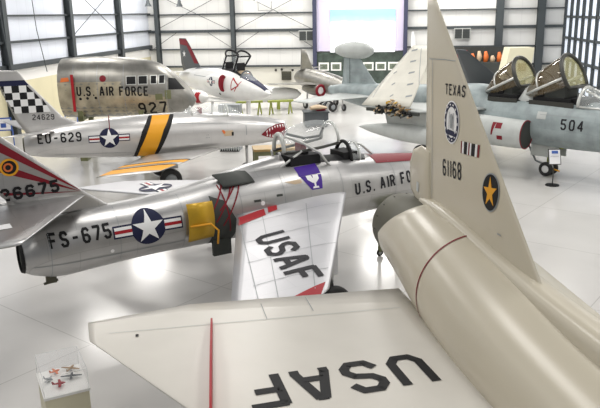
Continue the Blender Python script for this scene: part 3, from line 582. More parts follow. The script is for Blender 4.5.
# ================================================================== 504, folded wing navy jet
def prowler():
    t = aircraft('folded_wing_navy_jet', 'grey carrier jet marked 504 with raised amber canopies and folded wings', (9.4, 25.8), (.672, -.74), 'jet')
    f = MB()
    f.loft([(-11.6,2.45,.20,.20),(-10.5,2.40,.42,.38),(-8.5,2.30,.62,.6),(-6.,2.2,.84,.8),(-4.,2.18,1.02,.95),(-2.75,2.17,1.04,1.0),(-2.45,2.03,.88,1.0),(-1.,2.03,.88,1.0),(.8,2.01,.88,.98),(2.2,1.98,.82,.9),(3.2,1.9,.7,.74),(4.2,1.78,.44,.46),(4.75,1.72,.14,.14),(4.82,1.72,.02,.02)], 'grey', 48, sub=4, e=2.3); f.bvh()
    f.decal(text('504', (.84,1.93), (1.66,1.93), .40, 1.15, 1.8), 'soft_black', SB, DS)
    TT = lambda u, v: (u, v, 5.)
    for (a, b) in ((-2.3,-1.0), (-.75,1.05)): f.decal([rect(a,-.62,b,.62)], 'black', TT, DT)
    f.decal([rect(.3,1.5,1.7,1.52), rect(.0,2.4,1.6,2.415)], 'stenc', SB, DS); f.decal([rect(-.1,2.25,.25,2.5)], 'greylight', SB, DS)
    f.build('fuselage', t)
    bulk = MB(); bulk.loft([(-1.15,2.7,.30,.55),(-.9,2.85,.5,.6),(-.55,2.7,.30,.55)], 'greylight', 24); bulk.build('cockpit_divider', t)
    side = MB(); side.box((-2.35,-.70,2.68),(-1.1,-.64,2.86), 'frame'); side.box((-.6,-.70,2.68),(1.1,-.64,2.86), 'frame'); side.box((-2.35,.64,2.68),(1.1,.70,2.86), 'frame'); side.build('cockpit_sill', t)
    for (sx, m) in ((-2.1, 1), (-1.75, 1), (-.3, 1), (.1, 1)):
        pass
    for (x, y) in ((-1.9,-.32),(-1.9,.32),(-.25,-.32),(-.25,.32)):
        s = MB(); s.box((x-.10,y-.24,2.6),(x+.12,y+.24,3.35), 'black'); s.box((x-.05,y-.24,2.6),(x+.6,y+.24,3.0), 'cavity'); s.box((x-.1,y-.14,3.3),(x+.06,y+.14,3.5), 'frame'); s.build('ejection_seat', t)
    # raised canopies: half tubes along a tilted axis
    def hood(x0, z0, length, ang, r):
        root = None
        c, s_ = math.cos(ang), math.sin(ang)
        def tf(p): return (x0+p[0]*c-p[2]*s_, p[1], z0+p[0]*s_+p[2]*c)
        g = MB(); g.loft([(0,0,r*.25,r*.6),(length*.35,0,r*.8,r*.92),(length*.8,0,r*1.05,r),(length,0,r*1.08,r)], 'amber', 24, False, False, th0=R(-22), th1=R(202), sub=4)
        g.v = [Vector(tf(p)) for p in g.v]; o = g.build('canopy', t, label='raised amber canopy')
        k = MB()
        arc = [tf((length, r*math.cos(a), r*1.08*math.sin(a))) for a in [R(-30)+R(240)*i/20 for i in range(21)]]
        k.tube(arc+[arc[0]], .075, 'frame', 10)
        k.tube([tf((0, -r*.6, 0)), tf((length*.35, -r*.92, 0)), tf((length, -r, 0))], .055, 'framelight'); k.tube([tf((0, r*.6, 0)), tf((length*.35, r*.92, 0)), tf((length, r, 0))], .055, 'framelight')
        k.tube([tf((0, 0, r*.25)), tf((length*.35, 0, r*.8)), tf((length, 0, r*1.08))], .04, 'frame')
        k.tube([tf((length*.4, r*.93*math.cos(a), r*.84*math.sin(a))) for a in [PI*i/12 for i in range(13)]], .04, 'framelight')
        k.build('canopy_frame', o)
        gl = MB(); vs = [tf((length*.995, r*.95*math.cos(a), r*1.02*math.sin(a))) for a in [R(-30)+R(240)*i/20 for i in range(21)]]
        gl.add(vs, [tuple(range(21))], 'amberlight', False); gl.build('canopy_pane', o)
        q = MB(); q.tube([(x0+.2, 0, 2.8), tf((length*.45, 0, .1))], .04, 'steel'); q.build('canopy_strut', t)
    hood(-2.62, 2.98, 1.55, R(25), .70)
    hood(-.92, 2.98, 1.8, R(25), .76)
    wsg = MB(); wsg.loft([(1.25,2.72,.66,.66),(1.6,2.68,.62,.62),(2.2,2.55,.44,.5),(2.9,2.4,.12,.2)], 'glass', 20, False, False, th0=0, th1=PI); wo = wsg.build('windscreen', t)
    wf = MB(); wf.tube(arc_frame(1.25,2.72,.66,.66), .06, 'framelight'); wf.tube([(1.35,-.3,3.28),(2.0,-.3,3.0),(2.7,-.2,2.6)], .05, 'framelight'); wf.tube([(1.35,.3,3.28),(2.0,.3,3.0),(2.7,.2,2.6)], .05, 'framelight'); wf.tube([(1.25,-.66,2.75),(2.2,-.5,2.7),(2.9,-.2,2.45)], .045, 'framelight'); wf.build('windscreen_frame', wo)
    for a, b in ((-2.4,-1.15), (-.5,.95)):
        tb = MB(); tb.box((a,-.60,2.5),(b,.60,2.98), 'black'); tb.hexa([(a,-.5,2.98),(b-.3,-.5,2.98),(b-.3,.5,2.98),(a,.5,2.98),(a,-.42,3.05),(b-.3,-.42,3.45),(b-.3,.42,3.45),(a,.42,3.05)], 'cavity'); tb.build('cockpit_tub', t)
    dash = MB(); dash.box((1.0,-.5,2.6),(1.5,.5,3.0), 'black'); dash.build('instrument_panel', t)
    for s in (-1, 1):
        n = MB(); n.loft([(-6.5,1.75,.15,.2,s*.95),(-5.0,1.7,.42,.42,s*1.05),(-2.5,1.68,.54,.50,s*1.18),(-1.2,1.66,.54,.48,s*1.22),(-.32,1.66,.52,.44,s*1.22)], 'greylight', 36, capm='cavity'); n.bvh()
        if s < 0:
            n.decal([rect(-1.35,1.85,-1.1,2.05), rect(-1.25,1.45,-1.02,1.6), [(-1.5,2.05),(-1.35,2.05),(-1.45,1.6),(-1.5,1.6)]], 'darkred', SB, DS)
        no = n.build('engine_nacelle', t)
        li = MB(); li.tube([(-.32, s*1.22+.44*math.cos(a), 1.66+.52*math.sin(a)) for a in [2*PI*i/24 for i in range(25)]], .02, 'darkred'); li.build('intake_lip', no)
        inner = MB(); inner.panel([((-2.2,s*.9,2.40),(-6.2,s*.9,2.35),.20),((-3.35,s*3.55,2.45),(-6.3,s*3.55,2.42),.13)], 'greylight', (0,0,1), sub=4); inner.build('inner_wing', t)
        # fold joint
        jn = MB()
        for k in range(90):
            x = -3.75-random.random()*1.75; z = 2.22+random.random()*.6*(1-abs(x+4.6)/1.6)
            jn.tube([(x, s*3.5, z), (x+random.uniform(-.08,.08), s*(3.66+random.random()*.1), z+random.uniform(-.1,.1))], random.choice((.025,.035,.045)), random.choice(['gold','black','brown','tan','frame','black','olive','tan']), 6)
        jn.box((-6.0,s*3.56-.05,2.3),(-3.4,s*3.56+.05,2.42), 'cavity'); jn.build('wing_fold_joint', t)
        outer = MB(); td = (0, math.cos(R(48)), s*math.sin(R(48)))
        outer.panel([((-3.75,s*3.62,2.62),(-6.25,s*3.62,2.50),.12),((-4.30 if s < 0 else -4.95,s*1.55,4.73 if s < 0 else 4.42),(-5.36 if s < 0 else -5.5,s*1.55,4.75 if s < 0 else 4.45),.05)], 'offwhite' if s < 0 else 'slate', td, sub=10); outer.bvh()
        if s < 0:
            for k in range(5):
                u = k/5+.1; p = Vector((-3.9-1.3*u, -3.5+2*u, 2.75+2.0*u)); q = MB()
                outer.decal([seg((p.x-.18-.0*k, p.z), (p.x+.05, p.z+.05), .06)], 'stenc', lambda a, b: (a, -5, b), DS)
                outer.decal([seg((p.x-.95, p.z-.05), (p.x-.85, p.z+.02), .05)], 'stenc', lambda a, b: (a, -5, b), DS)
            outer.decal([seg((-3.55,2.8), (-4.85,4.65), .02), seg((-5.85,2.8), (-5.85,4.6), .02)], 'stenc', lambda a, b: (a, -5, b), DS)
        outer.build('folded_wing', t)
        st = MB(); st.panel([((-8.3,s*.35,2.40),(-10.6,s*.35,2.40),.09),((-9.15,s*3.9,2.36),(-10.1,s*3.9,2.36),.04)], 'greylight', (0,0,1)); st.build('tailplane', t)
        pod = MB(); pod.loft([(-6.9,1.50,.03,.03,s*3.0),(-6.3,1.50,.16,.16,s*3.0),(-5.,1.50,.32,.32,s*3.0),(-3.8,1.50,.36,.36,s*3.0),(-2.6,1.50,.32,.32,s*3.0),(-1.6,1.5,.12,.12,s*3.0),(-1.4,1.5,.02,.02,s*3.0)], 'greylight', 28); pod.build('drop_tank', t)
        py = MB(); py.panel([((-3.2,s*3.,1.7),(-5.4,s*3.,1.7),.06),((-3.0,s*3.,2.40),(-5.6,s*3.,2.38),.06)], 'greylight', (0,1,0)); py.build('pylon', t)
        strut(t, (-4.6,s*1.5,1.9), (-4.6,s*1.6,.4), .09, 'whitedecal'); wheel(t, -4.6, s*1.78, .42, .25)
        d = MB(); d.box((-5.3,s*1.25-.015,.8),(-4.2,s*1.25+.015,1.4), 'greylight'); d.build('gear_door', t)
    fn = MB(); fn.panel([((-8.1,0,2.60),(-10.9,0,2.55),.14),((-8.75,0,3.0),(-10.8,0,3.0),.12),((-9.75,0,4.1),(-10.7,0,4.1),.10)], 'grey', (0,1,0), sub=6); fn.bvh()
    fn.decal([rect(-10.3,2.8,-10.27,4.05)], 'soft_black', SB, DS); fn.decal([rect(-9.9,3.5,-9.5,3.53), rect(-9.6,3.05,-9.2,3.08)], 'stenc', SB, DS)
    fn.build('fin', t)
    po = MB(); po.loft([(-11.2,4.35,.16,.14),(-10.9,4.36,.27,.24),(-10.2,4.36,.38,.32),(-9.4,4.36,.34,.29),(-8.95,4.36,.16,.15),(-8.85,4.36,.04,.04)], 'greylight', 28); po.build('fin_top_pod', t)
    # nose gear
    g = MB(); g.tube([(0,0,1.2),(0,0,.3)], [.10,.07], 'green_primer', 12); g.tube([(0,0,.95),(.9,0,1.25)], .05, 'green_primer'); g.tube([(0,-.22,.28),(0,.22,.28)], .05, 'green_primer'); g.tube([(0,-.05,.35),(-.55,0,.5),(-.9,0,1.1)], .04, 'stenc'); g.tube([(0,0,.3),(.45,0,.22)], .03, 'yellow'); g.build('nose_gear_strut', t)
    for s in (-1, 1): wheel(t, 0, s*.2, .27, .14, name='nose_wheel')
    for s in (-1, 1):
        d = MB(); d.box((-.6,s*.3-.015,.75),(.5,s*.3+.015,1.3), 'greylight'); d.build('gear_door', t)
    return t
prowler()

# ================================================================== white two-seat jet with red and black tail
def skyhawk():
    t = aircraft('white_trainer_jet', 'white jet with a red and black fin and two raised canopies', (-7, 43), (6.5, -9), 'jet')
    f = MB()
    f.loft([(.1,2.45,.32,.3),(1.,2.5,.50,.45),(2.5,2.48,.68,.6),(4.5,2.44,.84,.75),(5.6,2.42,.86,.82),(6.8,2.38,.78,.76),(7.9,2.28,.58,.58),(8.8,2.22,.36,.36),(9.4,2.18,.15,.15),(9.6,2.17,.02,.02)], 'white', 40, capm='black'); f.bvh()
    DU = (0, .75, -.66); OB = lambda u, v: (u, -4, v)
    f.decal([seg((7.0,2.25),(7.0,2.85),.06), seg((7.0,2.85),(7.55,2.5),.06), seg((7.55,2.5),(7.0,2.25),.06), seg((7.25,2.2),(7.65,2.7),.05)], 'red', SB, DS)
    TT = lambda u, v: (u, v, 5.)
    f.decal([[(7.4,-.36),(9.3,-.14),(9.3,.14),(7.4,.36)]], 'navy', TT, DT); f.decal([rect(2.2,-.28,5.6,.28)], 'slate', TT, DT); f.decal([rect(5.4,-.34,7.4,.34)], 'black', TT, DT)
    f.decal(disc((5.75,1.95), .07, 10)+disc((5.9,2.65), .06, 10), 'black', SB, DS); f.decal([rect(2.6,2.75,5.,2.78)], 'stenc', SB, DS)
    f.build('fuselage', t)
    fn = MB(); fn.panel([((3.1,0,2.75),(.3,0,2.7),.10),((2.3,0,3.3),(.0,0,3.3),.08),((1.15,0,4.45),(-.1,0,4.55),.05),((.75,0,4.75),(-.1,0,4.75),.03)], 'slate', (0,1,0), sub=6); fn.bvh()
    fn.decal([[(-.1,4.4),(1.2,4.3),(.75,4.8),(-.1,4.8)], [(1.2,4.4),(2.2,3.35),(1.75,3.35),(.8,4.4)]], 'darkred', SB, DS); fn.decal(star5((.5,3.85), .22), 'whitedecal', SB, DS, 2); fn.build('fin', t)
    for s in (-1, 1):
        i = MB(); i.loft([(4.2,2.55,.2,.1,s*.74),(5.2,2.56,.40,.22,s*.78),(6.3,2.56,.40,.22,s*.82)], 'white', 24, capm='darkred'); i.bvh()
        if s < 0: insignia(i, (5.35,2.6), .24, SB, DS, 0)
        i.loft([(6.3,2.56,.37,.19,s*.82),(6.32,2.56,.37,.19,s*.82)], 'darkred', 24); io = i.build('air_intake', t)
        li = MB(); li.tube([(6.31, s*.82+.22*math.cos(a), 2.56+.40*math.sin(a)) for a in [2*PI*k/20 for k in range(21)]], .05, 'darkred'); li.build('intake_lip', io)
        w = MB(); w.panel([((7.1,s*.6,1.62),(3.0,s*.6,1.62),.14),((3.6,s*3.9,1.75),(2.5,s*3.9,1.75),.05)], 'white', (0,0,1)); w.build('wing', t)
        h = MB(); h.panel([((2.1,s*.2,2.85),(.7,s*.2,2.85),.05),((.9,s*1.6,2.9),(.3,s*1.6,2.9),.03)], 'white', (0,0,1)); h.build('tailplane', t)
        d = MB(); d.loft([(2.2,1.35,.03,.03,s*2.),(2.9,1.5,.26,.26,s*2.),(4.2,1.72,.38,.38,s*2.),(5.6,1.86,.40,.40,s*2.),(6.3,1.92,.28,.28,s*2.),(6.75,1.95,.05,.05,s*2.)], 'white', 24); d.bvh()
        d.decal([rect(4.9,1.2,5.35,2.6), rect(5.95,1.2,6.3,2.6)], 'red', SB, DS); d.build('drop_tank', t)
        p = MB(); p.box((3.3,s*2.-.04,1.5),(4.4,s*2.+.04,1.72), 'white'); p.build('pylon', t)
        strut(t, (5.6,s*1.1,1.6), (5.5,s*1.15,.3), .06, 'whitedecal'); wheel(t, 5.5, s*1.25, .3, .16)
    for (x0, L) in ((5.25,1.2), (6.45,1.2)):
        g = MB(); a = R(48); tf = lambda p: (x0+p[0]*math.cos(a)-p[2]*math.sin(a), p[1], 3.05+p[0]*math.sin(a)+p[2]*math.cos(a))
        g.loft([(0,0,.12,.25),(L*.4,0,.34,.36),(L,0,.42,.38)], 'glass', 16, False, False, th0=0, th1=PI); g.v = [Vector(tf(p)) for p in g.v]; o = g.build('canopy', t, label='raised canopy')
        k = MB(); k.tube([tf((L,.38*math.cos(q),.42*math.sin(q))) for q in [PI*i/12 for i in range(13)]], .05, 'black'); k.tube([tf((0,-.25,0)), tf((L,-.38,0))], .045, 'black'); k.tube([tf((0,.25,0)), tf((L,.38,0))], .045, 'black'); k.tube([tf((L,-.38,0)), tf((L,.38,0))], .04, 'black'); k.build('canopy_frame', o)
        s = MB(); s.box((x0+.35,-.2,2.9),(x0+.5,.2,3.6), 'black'); s.box((x0+.35,-.2,2.9),(x0+.8,.2,3.2), 'tan'); s.build('ejection_seat', t)
    wsg = MB(); wsg.loft([(7.4,2.80,.40,.36),(7.9,2.68,.30,.3),(8.5,2.5,.08,.12)], 'glass', 16, False, False, th0=0, th1=PI); wo = wsg.build('windscreen', t)
    k = MB(); k.tube(arc_frame(7.4,2.80,.40,.36), .045, 'slate'); k.build('windscreen_frame', wo)
    strut(t, (7.6,0,1.9), (7.6,0,.25), .05, 'whitedecal', 'nose_gear_strut'); wheel(t, 7.6, .08, .24, .12, name='nose_wheel')
    return t
skyhawk()

# ================================================================== small silver jet with red ringed intake
def small_jet():
    t = aircraft('small_silver_jet', 'small bare metal jet with a red ringed intake beside the dark blue column', (.2, 49), (.5, -.85), 'jet')
    f = MB(); f.loft([(-.5,1.75,.25,.25),(0,1.80,.5,.45),(1.2,1.76,.68,.6),(2.8,1.66,.72,.66),(4.4,1.58,.62,.6),(5.6,1.52,.48,.48),(6.2,1.5,.38,.38)], 'dull', 36, capm='cavity'); f.build('fuselage', t)
    li = MB(); li.tube([(6.2,.39*math.cos(a),1.5+.39*math.sin(a)) for a in [2*PI*k/24 for k in range(25)]], .05, 'steel'); li.build('intake_lip', t)
    fn = MB(); fn.panel([((1.9,0,2.2),(.0,0,2.2),.08),((.75,0,3.65),(.1,0,3.7),.04)], 'dull', (0,1,0)); fn.build('fin', t)
    for s in (-1, 1):
        w = MB(); w.panel([((3.8,s*.5,1.6),(1.4,s*.5,1.6),.1),((2.6,s*3.6,1.7),(1.7,s*3.6,1.7),.04)], 'dull', (0,0,1)); w.build('wing', t)
        h = MB(); h.panel([((1.0,s*.2,2.4),(.1,s*.2,2.4),.04),((.5,s*1.5,2.45),(.1,s*1.5,2.45),.02)], 'dull', (0,0,1)); h.build('tailplane', t)
        strut(t, (2.6,s*1.0,1.5), (2.6,s*1.1,.25), .05); wheel(t, 2.6, s*1.2, .26, .14)
    p = MB(); p.loft([(1.9,1.25,.2,.2,-.85),(3.,1.25,.36,.34,-.85),(3.9,1.25,.34,.32,-.85)], 'dull', 24, capm='whitedecal'); po = p.build('side_pod', t)
    q = MB(); q.tube([(3.92,-.85+.30*math.cos(a),1.25+.32*math.sin(a)) for a in [2*PI*k/24 for k in range(25)]], .09, 'darkred'); q.build('red_ring', po)
    strut(t, (5.2,0,1.2), (5.2,0,.22), .05, name='nose_gear_strut'); wheel(t, 5.2, .08, .22, .12, 'stenc', name='nose_wheel')
small_jet()

# ================================================================== 927, old transport at the left
def transport():
    t = aircraft('bare_metal_bomber', 'old bare metal aircraft marked 927 behind the checkered fin', (-11.02, 31), (1, .03), 'aircraft')
    f = MB(); f.loft([(.82,3.08,1.26,1.15),(1.6,3.1,1.30,1.2),(2.8,3.1,1.30,1.2),(4.0,3.04,1.26,1.2),(4.9,2.95,1.16,1.12),(5.45,2.82,.96,1.0),(5.95,2.62,.68,.78),(6.3,2.5,.40,.5),(6.5,2.45,.05,.08)], 'dull', 40, sub=4, e=2.2); f.bvh()
    f.decal([rect(.83,1.85,3.5,3.42), [(3.5,1.85),(5.4,1.85),(5.4,2.7),(3.5,3.1)]], 'beige', SB, DS, 0, .2)  # mottled beige over the lower side of the fuselage
    f.decal(text('U.S. AIR FORCE', (1.62,2.84), (4.62,2.78), .42, 1.15, 1.4), 'black', SB, DS)
    f.decal(text('927', (4.14,1.96), (5.34,2.0), .54, 1.1, 1.6), 'black', SB, DS)
    for (x0, x1) in ((3.72,4.15), (4.22,4.62), (4.72,5.0), (5.06,5.32)):
        f.decal([[(x0,3.27),(x1,3.27),(x1,3.64),(x0,3.64)]], 'framelight', SB, DS, 1); f.decal([rect(x0+.03,3.3,x1-.03,3.61)], 'black', SB, DS, 2)
    f.decal([[(5.45,3.02),(6.1,2.98),(5.95,3.15),(5.7,3.45),(5.45,3.5)]], 'black', SB, DS)
    f.decal([rect(4.9,2.6,5.2,2.86), rect(5.3,2.62,5.55,3.0)], 'olive_paint', SB, DS)
    f.decal([rect(3.3,2.3,3.9,2.7)], 'cavity', SB, DS, 1) if False else None
    f.decal(disc((1.75,2.72), .06, 10)+disc((2.05,2.74), .06, 10)+disc((2.4,2.75), .06, 10), 'black', SB, DS)
    f.decal([[(.95,3.42),(1.35,3.46),(1.3,3.62),(1.0,3.6)]], 'orange', SB, DS); f.decal(disc((2.75,3.55), .14, 12), 'darkred', SB, DS)
    for x in (1.48, 2.5, 3.6, 5.36): f.decal([rect(x, 2.0, x+.02, 4.1)], 'stenc', SB, DS)
    f.build('fuselage', t)
    r = MB(); r.box((1.44,-1.30,2.2),(1.55,-1.24,3.75), 'red'); r.build('red_streamer', t)
    b = MB(); b.box((1.6,-.2,4.2),(2.1,.2,4.36), 'cavity'); b.box((3.0,-.1,4.2),(3.8,.1,4.3), 'greylight'); b.build('roof_fitting', t)
    for x in (1.6, 4.2):
        c = MB(); c.box((x-.15,-1.0,0),(x+.15,1.0,.2), 'olive_paint'); c.box((x-.1,-.9,.2),(x+.1,-.7,2.3), 'olive_paint'); c.box((x-.1,.7,.2),(x+.1,.9,2.3), 'olive_paint'); c.box((x-.12,-.9,1.75),(x+.12,.9,1.95), 'olive_paint'); c.build('cradle_stand', t)
transport()

# ================================================================== hall
OL = Vector((-12.3, 60, 0)); DL = Vector((-.1302, -.9915, 0)); DB = Vector((.9915, -.1302, 0)); OR = OL+DB*33.3
def wallobj(name, o, d, L, parts):
    # local x along wall, local -y... into room handled per wall; parts = (x0,x1,z0,z1,y0,y1,material)
    g = MB()
    for (x0, x1, z0, z1, y0, y1, m) in parts: g.box((x0, y0, z0), (x1, y1, z1), m)
    ob = g.build(name); ob.location = o; ob.rotation_euler = (0, 0, math.atan2(d.y, d.x)); return struct(ob)
ZT = 9.0
# floor
fl = MB(); fl.add([(-30,-12,0),(30,-12,0),(30,64,0),(-30,64,0),(-30,-12,-.2),(30,-12,-.2),(30,64,-.2),(-30,64,-.2)], [(0,1,2,3),(7,6,5,4),(0,4,5,1),(1,5,6,2),(2,6,7,3),(3,7,4,0)], 'floor', False); struct(fl.build('floor'))
wallobj('wall_back', OL, DB, 33.3, [(0,33.3,1.9,ZT,0,.3,'liner'), (0,33.3,0,1.9,0,.3,'lowerwall')])
wallobj('wall_left', OL, DL, 66, [(0,66,3.5,ZT,-.3,0,'linerblue'), (0,66,2.75,3.5,-.3,0,'casewhite'), (0,66,0,2.75,-.3,0,'lowerwallL')])  # white strip is a lit translucent panel, its brightness put into the colour
# steelwork on the back wall
parts = []
for z, h in ((6.1,.10),(4.75,.22),(3.3,.10),(1.9,.14)): parts.append((0,33.3,z-h/2,z+h/2,-.22,0,'structure'))
ob = wallobj('trim_1', OL, DB, 33.3, parts)
for i, x in enumerate((.85, 7.2, 13.9, 21.1, 28.3, 31.4)):
    g = MB(); w = .32 if x < 28 else .55; m = 'structure' if x not in (13.9, 21.1) else 'structure_blue'
    g.box((x-w/2,-.55,0),(x+w/2,-.5,ZT), m); g.box((x-w/2,-.05,0),(x+w/2,0,ZT), m); g.box((x-.04,-.5,0),(x+.04,-.05,ZT), m)
    o = g.build('trim_%d' % (2+i)); o.location = OL; o.rotation_euler = (0, 0, math.atan2(DB.y, DB.x)); struct(o)
k = 10
for x0, x1 in ((.3,7.2), (7.2,13.9)):
    g = MB()
    for a, b in (((x0,-.3,4.7),(x1,-.3,8.0)), ((x0,-.3,8.0),(x1,-.3,4.7)), ((x0,-.3,3.3),(x0+2.2,-.3,4.7)) , ((x1,-.3,3.3),(x1-2.2,-.3,4.7))): g.tube([a, b], .022, 'structure', 6)
    o = g.build('trim_%d' % k); k += 1; o.location = OL; o.rotation_euler = (0, 0, math.atan2(DB.y, DB.x)); struct(o)
# left wall steel
parts = [(0,66,z-h/2,z+h/2,0,.22,'structure') for z, h in ((6.2,.10),(4.85,.12),(3.55,.28))]
wallobj('trim_%d' % k, OL, DL, 66, parts); k += 1
for x in (7.0, 15.2, 23.0, 30.8):
    g = MB(); g.box((x-.2,0,0),(x+.2,.05,ZT), 'structure'); g.box((x-.2,.35,0),(x+.2,.4,ZT), 'structure'); g.box((x-.05,.05,0),(x+.05,.35,ZT), 'structure')
    o = g.build('trim_%d' % k); k += 1; o.location = OL; o.rotation_euler = (0, 0, math.atan2(DL.y, DL.x)); struct(o)
g = MB()
for a, b in (((7.,.2,4.8),(15.2,.2,8.2)), ((7.,.2,8.2),(15.2,.2,4.8))): g.tube([a, b], .025, 'structure', 6)
o = g.build('trim_%d' % k); k += 1; o.location = OL; o.rotation_euler = (0, 0, math.atan2(DL.y, DL.x)); struct(o)
# right wall: glazed hangar door
g = MB()
for x in (0, 1.9, 3.6, 5.3, 7.0, 8.8, 10.5, 12.2, 14., 16., 18., 20., 22.):
    g.box((x-.10,-.15,0),(x+.10,.05,ZT), 'structure')
for z in (.15, 1.0, 2.3, 3.9, 5.45, 7.0, 8.6): g.box((0,-.1,z-.09),(24,.05,z+.09), 'structure')
o = g.build('window_1'); o.location = OR; o.rotation_euler = (0, 0, math.atan2(DL.y, DL.x)); struct(o)
g = MB(); g.box((0,.06,0),(24,.08,ZT), mat('frosted_daylit_glazing', (.80,.86,.95), .5, 0, noise=.12, emit=(.78,.87,1), es=.75))
o = g.build('window_2'); o.location = OR; o.rotation_euler = (0, 0, math.atan2(DL.y, DL.x)); struct(o)
wallobj('wall_right', OR+DL*24, DL, 42, [(0,42,0,ZT,0,.3,'liner')])

def bobj(g, name, t0=0., parent=None):
    o = g.build(name, parent); o.location = OL; o.rotation_euler = (0, 0, math.atan2(DB.y, DB.x)); return o
# projection screen (local coords of the back wall: x along, y<0 into the room)
sc = thing('projection_screen', 'large bright white projection screen with a teal picture at its top', 'screen', OL+DB*15.0+Vector((0,0,0)), math.atan2(DB.y, DB.x))
g = MB(); g.box((-.95,-.35,3.05),(6.0,-.05,7.6), mat('lavender_panel', (.62,.57,.74), .6)); g.build('backing_panel', sc)
def screenmat():
    m = bpy.data.materials.new('lit_projection'); m.use_nodes = True; nt = m.node_tree; b = nt.nodes['Principled BSDF']; L = nt.links
    tc = nt.nodes.new('ShaderNodeTexCoord'); sx = nt.nodes.new('ShaderNodeSeparateXYZ'); L.new(tc.outputs['Object'], sx.inputs[0])
    nz = nt.nodes.new('ShaderNodeTexNoise'); nz.inputs['Scale'].default_value = .7; L.new(tc.outputs['Object'], nz.inputs['Vector'])
    a = nt.nodes.new('ShaderNodeMath'); a.operation = 'MULTIPLY_ADD'; L.new(nz.outputs['Fac'], a.inputs[0]); a.inputs[1].default_value = .5; L.new(sx.outputs['Z'], a.inputs[2])
    xx = nt.nodes.new('ShaderNodeMath'); xx.operation = 'MULTIPLY_ADD'; L.new(sx.outputs['X'], xx.inputs[0]); xx.inputs[1].default_value = -.13; L.new(a.outputs[0], xx.inputs[2])
    cr = nt.nodes.new('ShaderNodeValToRGB'); mr = nt.nodes.new('ShaderNodeMapRange'); mr.inputs['From Min'].default_value = 4.9; mr.inputs['From Max'].default_value = 6.1
    L.new(a.outputs[0], mr.inputs['Value']); L.new(mr.outputs[0], cr.inputs[0])
    e = cr.color_ramp.elements; e[0].position = .45; e[0].color = (1,1,1,1); e[1].position = .62; e[1].color = (.25,.72,.80,1)
    q = e.new(.95); q.color = (.06,.35,.6,1)
    L.new(cr.outputs[0], b.inputs['Emission Color']); b.inputs['Emission Strength'].default_value = 2.3; b.inputs['Base Color'].default_value = (.3,.3,.3,1)
    return m
g = MB(); g.box((.15,-.42,2.95),(5.3,-.36,6.25), screenmat()); g.build('screen_surface', sc)
# dark exhibit band under the screen with framed photographs
ex = MB(); ex.box((14.05,-.30,0),(21.0,-.02,2.95), mat('dark_green_mural', (.07,.10,.08), .6, noise=.6)); tag(bobj(ex, 'mural_panel'), 'dark green mural panel on the back wall below the projection screen', 'mural')
for i, (x, lab) in enumerate(((14.6,'leftmost framed photograph on the dark mural, near the dark blue column'), (15.6,'framed photograph on the dark mural, second from the left'), (18.2,'framed photograph on the dark mural, just right of the pod-topped fin'), (19.2,'framed photograph on the dark mural, second right of the pod-topped fin'), (20.2,'rightmost framed photograph on the dark mural'))):
    t_ = thing('framed_photograph', lab, 'picture', OL+DB*x, math.atan2(DB.y, DB.x), 'framed photographs below the screen')
    g = MB(); g.box((-.42,-.36,1.5),(.42,-.31,2.15), 'casewhite'); g.build('frame', t_); g = MB(); g.box((-.3,-.37,1.6),(.3,-.361,2.02), mat('photo_print', (.25,.3,.22), .5, noise=.9)); g.build('print', t_)
    t_.location = OL+DB*x
for x, lab in ((12.6,'dark louvred vent on the back wall left of the projection screen'), (24.9,'dark louvred vent on the back wall right of the projection screen')):
    t_ = thing('wall_vent', lab, 'vent', OL+DB*(x), math.atan2(DB.y, DB.x)); z0 = 3.85
    g = MB(); g.box((-.02,-.32,z0),(1.25,-.24,z0+.85), 'framelight'); g.build('vent_frame', t_)
    for i in range(2):
        g = MB(); g.box((.05+i*.6,-.36,z0+.07),(.58+i*.6,-.325,z0+.78), 'cavity')
        for j in range(6): g.box((.05+i*.6,-.375,z0+.1+j*.115),(.58+i*.6,-.36,z0+.13+j*.115), 'structure')
        g.build('louvre', t_)
g = MB(); g.box((11.1,-.25,.75),(11.9,-.05,1.45), 'olive')
for j in range(5): g.box((11.15,-.28,.82+j*.12),(11.85,-.25,.86+j*.12), 'frame')
tag(bobj(g, 'wall_heater'), 'small dark louvred unit low on the cream wall left of the silver jet', 'heater')
for i, (x, z) in enumerate(((10.6,1.55),(11.1,1.6),(12.,1.55),(12.4,1.35),(12.9,1.5))):
    g = MB(); g.tube([(x,-.08,z),(x,-.01,z)], .1, 'frame', 14); tag(bobj(g, 'wall_plaque'), ['round dark plaque on the cream back wall, leftmost of five', 'round dark plaque on the cream back wall, second from the left', 'round dark plaque on the cream back wall, middle of five', 'round dark plaque on the cream back wall, lowest of five', 'round dark plaque on the cream back wall, rightmost of five'][i], 'plaque', 'round wall plaques')
# white pointed fin beyond the folded wing
g = MB(); g.panel([((9.75,56,.3),(8.8,56,.3),.12),((9.08,56,4.5),(8.95,56,4.5),.03)], 'whitedecal', (0,1,0)); tag(g.build('white_pointed_pylon'), 'slim white pointed pylon left of the tall cream fin', 'pylon')
